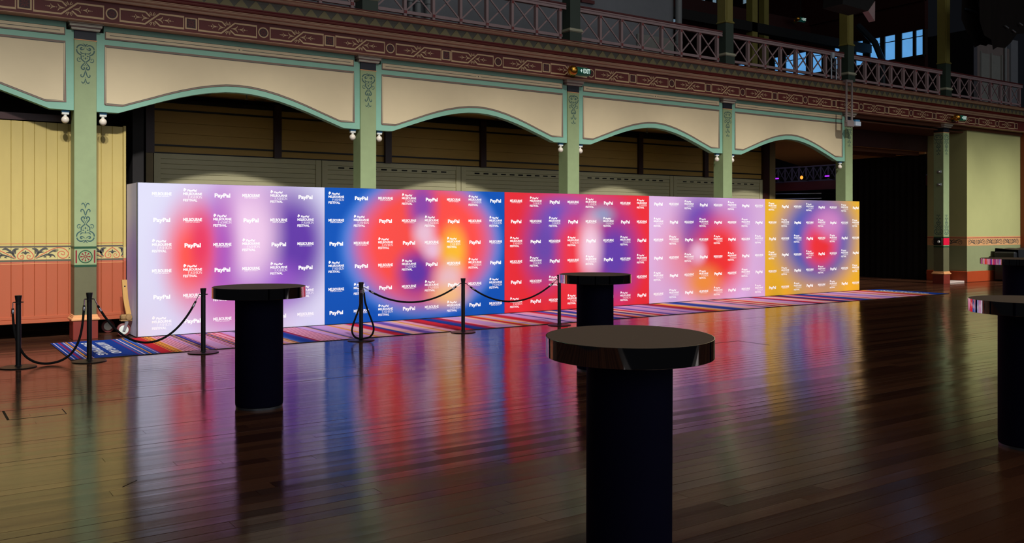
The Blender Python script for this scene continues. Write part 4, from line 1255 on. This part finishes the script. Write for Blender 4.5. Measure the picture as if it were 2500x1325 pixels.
for i, (x, y) in enumerate(SX):
    o = s0 if i == 0 else copy_tree(s0)
    o.location = (x, y, 0)
    P(o, SLAB[i], 'stanchion', 'rope stanchions')
def make_rope(a, b, zlow, label, side_a=1, side_b=-1, slack=None):
    A = Vector((a[0] + 0.058*side_a, a[1], 0.785)); B = Vector((b[0] + 0.058*side_b, b[1], 0.785))
    span = B.x - A.x; sag = 0.785 - zlow
    # catenary with the asked sag
    lo, hi = 0.02, 50.0
    for _ in range(80):
        m_ = (lo+hi)/2
        try: sg = m_*(math.cosh(span/(2*m_))-1)
        except OverflowError: sg = 1e9
        if sg > sag: lo = m_
        else: hi = m_
    ca = (lo+hi)/2
    N = 41; pts = []
    Lh = ca*math.sinh(span/(2*ca))
    for i in range(N):
        sarc = -Lh + 2*Lh*i/(N-1)
        x = ca*math.asinh(sarc/ca)
        z = zlow + ca*(math.cosh(x/ca)-1)
        u = (x+span/2)/span
        pts.append(Vector((A.x + x + span/2, A.y + (B.y-A.y)*u, z)))
    if slack:
        q = [Vector((A.x + (B.x-A.x)*u, A.y + (B.y-A.y)*u - 0.02*math.sin(PI*u), z)) for u, z in slack]
        pts = []
        for i in range(len(q)-1):
            p0, p1, p2, p3 = q[max(i-1, 0)], q[i], q[i+1], q[min(i+2, len(q)-1)]
            for j in range(5):
                u = j/5
                pts.append(0.5*((2*p1)+(-p0+p2)*u+(2*p0-5*p1+4*p2-p3)*u*u+(-p0+3*p1-3*p2+p3)*u**3))
        pts.append(q[-1]); N = len(pts)
    r = empty('velvet_rope', (pts[N//2].x, pts[N//2].y, zlow), label, 'rope', 'barrier ropes')
    loc = Vector((pts[N//2].x, pts[N//2].y, zlow))
    pts = [p-loc for p in pts]
    def cut(P_, d0):
        acc = 0
        for i in range(1, len(P_)):
            acc += (P_[i]-P_[i-1]).length
            if acc > d0: return i
        return 1
    c0 = cut(pts, 0.055); c1 = cut(pts[::-1], 0.055)
    MB().tube(pts[c0:len(pts)-c1], 0.0145, 10).build('rope_cord', M['rope'], r)
    for end in (pts[:c0+2], pts[::-1][:c1+2]):
        hk = MB(); hk.tube(end[:max(2, len(end)-1)], 0.0055, 6)
        d_ = (end[-1]-end[0]).normalized(); p0 = end[-1]
        hk.tube([p0 - d_*0.03, p0 - d_*0.008, p0 + d_*0.035], [0.010, 0.0165, 0.0165], 10)
        hk.build('chrome_clasp', M['chrome'], r)['label'] = 'chrome clasp'
    return r
make_rope(SX[0], SX[1], 0.022, 'black rope sagging to the floor before the terracotta boards', -1, -1, [(0, .785), (.0, .66), (.01, .52), (.035, .38), (.085, .25), (.17, .13), (.29, .055), (.42, .024), (.55, .024), (.68, .05), (.80, .115), (.89, .22), (.945, .35), (.975, .5), (.992, .65), (1, .785)])
make_rope(SX[1], SX[2], 0.19, 'black rope hanging in front of the striped carpet start and caster')
make_rope(SX[3], SX[4], 0.53, 'black rope across the blue backdrop panel, right of the looped rope')
make_rope(SX[4], SX[5], 0.455, 'black rope crossing from the blue to the red backdrop panel')
lp = empty('velvet_rope', (SX[3][0], SX[3][1]-0.06, 0), 'spare black rope hung as a teardrop loop on one stanchion', 'rope', 'barrier ropes')
prof = [(0.012, 0.72), (0.018, 0.66), (0.03, 0.58), (0.07, 0.46), (0.125, 0.33), (0.165, 0.22), (0.172, 0.15), (0.145, 0.085), (0.09, 0.045), (0.0, 0.034)]
pts = [(-x, 0.0, z) for x, z in prof] + [(x*0.98+0.004, -0.012, z) for x, z in reversed(prof[:-1])]
sm = []
for i in range(len(pts)-1):
    p0, p1, p2, p3 = (Vector(pts[max(i-1, 0)]), Vector(pts[i]), Vector(pts[i+1]), Vector(pts[min(i+2, len(pts)-1)]))
    for j in range(4):
        u = j/4
        sm.append(0.5*((2*p1)+(-p0+p2)*u+(2*p0-5*p1+4*p2-p3)*u*u+(-p0+3*p1-3*p2+p3)*u**3))
sm.append(Vector(pts[-1]))
MB().tube(sm, 0.0145, 10).build('rope_cord', M['rope'], lp)
for sx in (-1, 1):
    hk = MB(); hk.tube([(sx*0.012, 0, 0.715), (sx*0.012, 0, 0.76)], 0.0165, 10); hk.tube([(sx*0.012, 0, 0.76), (sx*0.008, 0.0, 0.79)], 0.0055, 6)
    hk.build('chrome_clasp', M['chrome'], lp)['label'] = 'chrome clasp'

# ================================================================== BAR TABLES
def make_table(R=0.43, rc=0.22, H=1.138, T=0.10):
    r = empty('bar_table', (0, 0, 0))
    MB().lathe([(rc-0.005, 0.0), (rc-0.005, 0.02)], (0, 0, 0), 56).build('metal_foot_ring', M['alu'], r)
    MB().lathe([(rc-0.012, 0.02), (rc-0.002, 0.028), (rc, 0.05), (rc, H-T)], (0, 0, 0), 56).build('column', M['table_leg'], r)
    MB().lathe([(rc*0.5, H-T-0.001), (R-0.001, H-T), (R, H-T+0.001), (R, H)], (0, 0, 0), 128).build('mirror_rim', M['rim'], r)
    MB().lathe([(R-0.004, H-0.004), (R-0.004, H+0.0006), (0.0, H+0.0006)], (0, 0, 0), 96).build('table_top', M['table_top'], r)
    return r
TB = [((3.107, 3.488), 'nearest round bar table with mirrored rim and dark column, cut by the bottom edge', (0.0157, -0.0107, 0)),
      ((2.808, 8.375), 'round bar table in front of the lavender backdrop panel', (0, 0, 0)),
      ((6.847, 8.289), 'round bar table before the red backdrop panel, partly behind the nearest one', (0, 0, 0)),
      ((7.24, 3.49), 'round bar table cut by the right picture edge', (0, 0, 0))]
tb0 = make_table()
for i, (p, l, rot) in enumerate(TB):
    o = tb0 if i == 0 else copy_tree(tb0)
    o.location = (p[0], p[1], 0.004 if i == 0 else 0); o.rotation_euler = rot
    P(o, l, 'bar table', 'round bar tables')
tbig = make_table(0.62, 0.26)
tbig.location = (16.47, 8.12, 0); P(tbig, 'wider round bar table far at the right edge before the covered case', 'bar table', 'round bar tables')

# ================================================================== EXIT SIGNS
def make_exit():
    r = empty('exit_sign', (0, 0, 0))
    MB().lathe([(0.0, -0.145), (0.075, -0.135), (0.088, -0.1), (0.088, 0.2), (0.075, 0.225), (0.0, 0.23)], (0, 0, 0), 28, 0, 'x').build('sign_drum', M['exit_green'], r)
    pr = [(0.105*math.sin(a*PI/10), -0.105*math.cos(a*PI/10)) for a in range(11)]
    MB().lathe([(max(q, 0.0), h) for q, h in pr], (-0.20, -0.01, 0), 24, 0, 'x').build('brass_globe', M['brass'], r)
    MB().lathe([(0.0, 0.0), (0.022, 0.012), (0.0, 0.05)], (0.225, -0.03, 0.02), 12, 0, 'x').build('brass_finial', M['brass'], r)
    mb = MB()
    def wrap(vs):
        return [(x, -0.0892, z) for x, _, z in vs]
    vs, fs = text_shape('EXIT', 0.015, -0.046, 0.175, 0.092, 0.02)
    mb.add(wrap(vs), fs)
    ar = MB(); ar.ribbon([(-0.05, 0), (-0.01, 0)], 0.013); ar.ribbon([(-0.028, 0.03), (-0.055, 0.0), (-0.028, -0.03)], 0.012, straight=True)
    mb.add(wrap(ar.v), ar.f)
    mb.build('lettering', M['exit_white'], r)
    mb = MB(); mb.box(-0.03, 0.03, 0.08, 0.26, -0.02, 0.02); mb.box(-0.06, 0.06, 0.24, 0.26, -0.08, 0.08)
    mb.build('wall_bracket', M['brass'], r)
    return r
e0 = make_exit(); e0.location = (11.575, 14.49, 4.905); P(e0, 'green drum exit sign with brass globe above the third column', 'exit sign', 'exit signs')
e1 = copy_tree(e0, None, (25.95, 14.49, 4.93)); P(e1, 'small far green exit sign above the taped column', 'exit sign', 'exit signs')
e2 = copy_tree(e0, None, (27.4, 21.32, 9.34)); P(e2, 'dim exit sign in the dark gallery roof', 'exit sign', 'exit signs')
MB().tube([(0, 0, 0.08), (0, 0, 4.1)], 0.015, 6).build('hanger_rod', M['slot'], e2)

# ================================================================== FLOODLIGHT BRACKET, CLAMP LADDER
fl = empty('floodlight_bracket', (20.55, 14.46, 4.33), 'grey twin rail hanging bracket with a pale floodlight over the fifth column', 'floodlight')
for x in (-0.115, 0.115): box('hanging_rail', M['box_grey'], fl, x-0.022, x+0.022, -0.02, 0.02, 0.1, 1.16, 0.004)
box('top_bar', M['box_grey'], fl, -0.137, 0.137, -0.02, 0.14, 1.16, 1.225)
box('junction_box', M['box_grey'], fl, -0.13, 0.14, -0.05, 0.06, 0.0, 0.165, 0.008)
hd = box('floodlight_head', M['flood_white'], fl, 0.2, 0.42, -0.07, 0.06, 0.03, 0.15, 0.012)
box('cooling_fins', M['tape_blue'], hd, 0.22, 0.4, -0.05, 0.05, 0.15, 0.2, 0.008)
box('swivel_arm', M['galv'], fl, 0.13, 0.21, -0.02, 0.0, 0.1, 0.13)
cl = empty('clamp_ladder', (20.42, 14.83, 5.55), 'grey steel clamp ladder fixed to the balustrade above the floodlight', 'ladder')
for x in (-0.11, 0.09): MB().tube([(x, 0, 0), (x, 0, 0.62)], 0.02, 8).build('upright', M['galv'], cl)
for z in (0.06, 0.28, 0.46): MB().tube([(-0.15, 0, z), (0.13, 0, z)], 0.018, 8).build('rung', M['galv'], cl)
box('clamp_box', M['flood_white'], cl, -0.12, -0.03, -0.05, 0.03, 0.60, 0.76, 0.01)

# ================================================================== SAGE PIER, CURTAIN, STEP, CASE on the right
pr_ = empty('wall_right', (0, 0, 0), 'sage green pier with sandy scroll frieze and rust red plinth', None, None, 'structure')
PX0, PX1, PY0, PY1 = 27.17, 30.42, 14.96, 16.25
box('upper_wall', M['pier_green'], pr_, PX0, PX1, PY0, PY1, 1.405, 5.3)
box('frieze', M['pier_frieze'], pr_, PX0-.002, PX1, PY0-.002, PY1, 1.12, 1.41)
box('dado', M['pier_low'], pr_, PX0, PX1, PY0, PY1, 0.32, 1.12)
box('plinth', M['rust'], pr_, PX0-0.06, PX1, PY0-0.05, PY1, 0, 0.33, 0.01)
box('painted_band', M['scroll_red'], pr_, PX0-.004, PX1, PY0-.004, PY1, 1.36, 1.375); box('painted_band', M['line_dark'], pr_, PX0-.004, PX1, PY0-.004, PY1, 1.352, 1.358)
def pier_scroll():
    mb = MB(); k = 0.00062
    def S(pts, ww, mirror=True):
        for sg in ((1, -1) if mirror else (1,)):
            mb.ribbon([(sg*p[0]*k, (325-p[1])*k) for p in pts], ww*k if not isinstance(ww, list) else [x*k for x in ww], 0.0, k=4)
    S([(0,212),(70,262),(128,322),(146,372),(128,420),(86,436),(40,420),(28,380),(52,352),(86,364)], 22)
    S([(0,256),(0,290),(0,344)], [4,44,12], False)
    S([(170,406),(206,368),(226,318),(214,262),(176,232),(118,222)], [6,34,46,54,48,6]); S([(214,340),(256,296),(300,252),(362,220),(424,240)], [22,46,40,46,6])
    S([(178,424),(398,290),(536,224),(640,208),(736,238),(780,310),(764,400),(690,432),(622,392),(606,326),(650,284),(706,300),(700,350)], 24)
    S([(196,430),(336,366),(430,350),(520,366),(556,416)], [5,26,44,30,6]); S([(412,336),(480,290),(548,258),(600,258)], [5,30,34,6])
    return mb.mesh('painted_pattern', M['leaf_black'])
PS = pier_scroll()
for x in (27.72, 28.76, 29.80): link('painted_pattern', PS, pr_, (x, PY0-0.0045, 1.235))
o = link('painted_pattern', PS, pr_, (PX0-0.0045, 15.6, 1.235)); o.rotation_euler = (0, 0, -PI/2)
tj = box('door_jamb_timber', M['rust_wood'], None, 30.42, 31.2, 14.8, 15.4, 0, 5.4); tj.name = 'trim_4'; P(tj, 'varnished red timber jamb at the right edge', None, None, 'structure')
lt = MB().lathe([(0.0, 0), (0.02, 0.0), (0.02, 0.03), (0.0, 0.032)], (30.52, 14.8, 1.28), 10, 0, 'y').build('switch_button', M['bracket_white'], tj)
st_ = box('trim_5', M['step'], None, 26.06, 27.1, 15.0, 15.4, 0, 0.045, 0.006); P(st_, 'pale stone threshold step beside the taped column', None, None, 'structure')
# black curtain hanging beside the pier
def curtain(name, label, x, y0, y1, z0, z1, amp=0.018):
    mb = MB(); n = 64; vs, fs = [], []
    for i in range(n+1):
        y = y0 + (y1-y0)*i/n
        dx = amp*math.sin(i*1.35) + 0.3*amp*math.sin(i*0.47)
        vs += [(x+dx, y, z0), (x+dx*0.7, y, z1)]
    fs = [(2*i, 2*i+2, 2*i+3, 2*i+1) for i in range(n)]
    mb.add(vs, fs, 0, True)
    o = mb.build(name, M['black_cloth'], None); P(o, label, 'curtain'); return o
curtain('black_curtain', 'full height black curtain hung in the dark bay beside the sage pier', 27.2, 16.32, 19.4, 0.01, 4.04)
box('wall_bulkhead', M['soffit'], None, 27.1, 27.4, 16.3, 19.6, 4.04, 4.12); P(bpy.data.objects['wall_bulkhead'], 'timber bulkhead above the black curtain', None, None, 'structure')
cs = empty('covered_case', (29.6, 14.45, 0), 'black covered case standing before the sage pier at the right edge', 'case')
mb = MB(); mb.box(-1.15, 1.2, -0.3, 0.35, 0.02, 0.93, 0, 0.04); mb.build('case_body', M['case'], cs)
mb = MB()
n = 20; vs = []
for i in range(n+1):
    x = -1.02 + 2.2*i/n
    vs += [(x, -0.34+0.02*math.sin(i*1.7), 0.70+0.03*math.sin(i*2.1)), (x, -0.33, 0.99+0.012*math.sin(i*1.1)), (x, 0.38, 1.02+0.012*math.sin(i*0.9+1)), (x, 0.4, 0.75)]
fs = []
for i in range(n):
    for j in range(3): fs.append((4*i+j, 4*i+4+j, 4*i+5+j, 4*i+1+j))
mb.add(vs, fs, 0, True); mb.build('cover_sheet', M['case'], cs)
for x in (-0.9, 0.9): box('case_foot', M['slot'], cs, x-0.08, x+0.08, -0.2, 0.2, 0, 0.022)

# ================================================================== BLACK RIGGING hung in front of the gallery
sp = empty('hung_loudspeaker', (18.9, 13.0, 6.95), 'black hung loudspeaker with a grey triangular side, above the open bay', 'loudspeaker')
mb = MB(); mb.prism([(-0.75, -0.05), (-0.62, 0.6), (0.48, 0.62), (0.5, 0.2), (0.25, -0.08)], 'y', -0.05, 0.5); mb.build('cabinet', M['slot'], sp)
mb = MB(); mb.prism([(0.24, -0.08), (0.51, 0.19), (0.50, -0.29)], 'y', -0.06, 0.1); mb.build('side_plate', M['rail_pink'], sp)
for x in (-0.4, 0.3): MB().tube([(x, 0.2, 0.6), (x, 0.2, 5.0)], 0.012, 6).build('suspension_cable', M['slot'], sp)
rg = empty('lighting_truss', (26.0, 13.5, 7.3), 'black wrapped lighting truss with glinting clamps hanging at the upper right', 'truss')
for y, z in ((-0.2, 0.55), (0.2, 0.55), (0, 0.9)): MB().tube([(-1.2, y, z), (2.6, y, z-0.1)], 0.03, 8).build('truss_chord', M['dark_steel'], rg)
zig = MB()
for i in range(10): zig.tube([(-1.2+0.38*i, -0.2, 0.55-0.01*i), (-1.01+0.38*i, 0, 0.9-0.01*i), (-0.82+0.38*i, -0.2, 0.55-0.01*i)], 0.016, 6)
zo = zig.build('truss_lacing', M['dark_steel'], rg)
mb = MB()
low = [(-1.3, 0.1), (-1.0, -0.25), (-0.75, -0.35), (-0.62, -0.62), (-0.3, -0.50), (0.02, -0.5), (0.35, -0.30), (0.8, 0.0), (1.4, 0.1), (2.4, 0.3)]
vs = []
for i, (x, z) in enumerate(low): vs += [(x, -0.26+0.04*math.sin(i*2.0), z), (x, -0.24, 1.05), (x, 0.24, 1.05), (x, 0.26, z+0.15)]
fs = []
for i in range(len(low)-1):
    for j in range(3): fs.append((4*i+j, 4*i+4+j, 4*i+5+j, 4*i+1+j))
mb.add(vs, fs); mb.build('black_wrap', M['black_cloth'], rg)
for x, z in ((-0.05, 0.12), (0.35, 0.05), (0.75, 0.3), (1.1, 0.85)): MB().tube([(x, -0.32, z), (x+0.16, -0.33, z-0.05)], 0.02, 8).build('steel_clamp', M['galv'], rg)
for x in (-0.8, 1.6): MB().tube([(x, 0, 0.9), (x, 0, 5.5)], 0.014, 6).build('suspension_cable', M['slot'], rg)

# ================================================================== FAR HALL seen through the last arch
XF = 52.0
ff = empty('wall_far', (0, 0, 0), 'dark far transept wall with its own gallery, seen through the last arch', None, None, 'structure')
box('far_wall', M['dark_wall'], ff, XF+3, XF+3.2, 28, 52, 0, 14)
box('far_cornice', M['frieze_red'], ff, XF-0.1, XF+0.3, 28, 52, 4.25, 4.85)
box('far_gallery_edge', M['far_iron'], ff, XF-0.12, XF-0.05, 28, 52, 4.85, 4.95)
fb = empty('far_balustrade', (XF, 40, 4.95), 'dim far lattice balustrade seen through the last arch', 'balustrade')
box('top_rail', M['far_iron'], fb, -0.04, 0.04, -8, 8, 0.9, 1.0)
bm_ = MB().box(-0.04, 0.04, -0.05, 0.05, 0, 0.9).mesh('baluster', M['far_iron'])
db = None
for k in range(-13, 14):
    link('baluster', bm_, fb, (0, 0.6*k, 0))
dbm = []
for sg in (1, -1):
    m_ = MB(); m_.prism([(-0.3, 0.45-sg*0.43), (-0.24, 0.45-sg*0.43), (0.3, 0.45+sg*0.43), (0.24, 0.45+sg*0.43)], 'x', -0.02, 0.02); dbm.append(m_.mesh('cross_bar', M['far_iron']))
for k in range(-13, 13):
    for me in dbm: link('cross_bar', me, fb, (0, 0.6*k+0.3, 0))
for y_, c_ in ((42.2, (0.55, 0.5, 1.0)), (38.4, (0.55, 0.5, 1.0)), (40.4, (0.8, 0.6, 0.5))):  # added fill lamps that light the far balustrade
    ld = bpy.data.lights.new('far_fill', 'POINT'); ld.energy = 22; ld.color = c_; ld.shadow_soft_size = 0.2
    lo_ = bpy.data.objects.new('far_fill', ld); col.objects.link(lo_); lo_.location = (XF-3.5, y_, 6.2)
FL = [((XF-0.9, 41.78, 5.12), 'lamp_purple', 'purple stage light bar at the left of the dark far gallery', 0.32), ((XF-0.9, 37.62, 5.1), 'lamp_purple', 'purple stage light bar at the right of the dark far gallery', 0.32), ((XF-0.9, 39.69, 5.1), 'lamp_orange', 'amber stage lamp in the middle of the dark far gallery', 0.34)]
for p, m_, l, wd_ in FL:
    r = empty('stage_light', p, l, 'stage light', 'far stage lights')
    if m_ == 'lamp_purple':
        box('light_bar', M[m_], r, -0.06, 0, -wd_/2, wd_/2, -0.045, 0.045); box('housing', M['slot'], r, 0, 0.2, -wd_/2-0.05, wd_/2+0.05, -0.12, 0.12)
    else:
        MB().lathe([(0.0, -0.05), (0.1, -0.03), (0.13, 0.0)], (0, 0, 0), 10, 0, 'x').build('lens', M[m_], r); MB().lathe([(0.15, 0.0), (0.15, 0.3)], (0, 0, 0), 12, 0, 'x').build('housing', M['slot'], r)
    MB().tube([(0.1, 0, 0.0), (0.3, 0, -0.14), (0.785, 0, -0.22)], 0.02, 6).build('yoke', M['slot'], r)
for i, (y, z, wz) in enumerate(((41.6, 2.95, 0.25), (40.9, 2.95, 0.3), (40.0, 2.95, 0.4), (38.2, 3.0, 0.5))):
    r = box('lit_panel', M['lamp_green'], None, XF-0.2, XF-0.1, y, y+0.22+0.1*(i == 2), z-wz, z+0.35)
    P(r, ['first', 'second', 'third', 'last'][i] + ' green lit panel from the left, just over the yellow backdrop panel top', 'lit panel', 'green lit panels')
for i, (z, y0, y1) in enumerate(((3.95, 38.0, 41.8), (3.62, 38.0, 42.6))):
    r = empty('cable_tray', (XF-1, 40, z), ['upper', 'lower'][i] + ' thin glinting cable tray across the dark far hall', 'cable tray', 'far cable trays')
    MB().tube([(0, y0-40, 0), (0, y1-40, 0.08)], 0.035, 8).build('tray_rail', M['galv'], r)
    for yy in (y0+0.3, y1-0.3): MB().tube([(0, yy-40, 0.04), (4.05, yy-40, 0.04)], 0.02, 6).build('wall_arm', M['slot'], r)

bpy.context.view_layer.update()
for me in bpy.data.meshes:
    if me.users: fixn(me) if len(me.polygons) < 4000 and me.name.split('.')[0] not in ('striped_pile',) else None
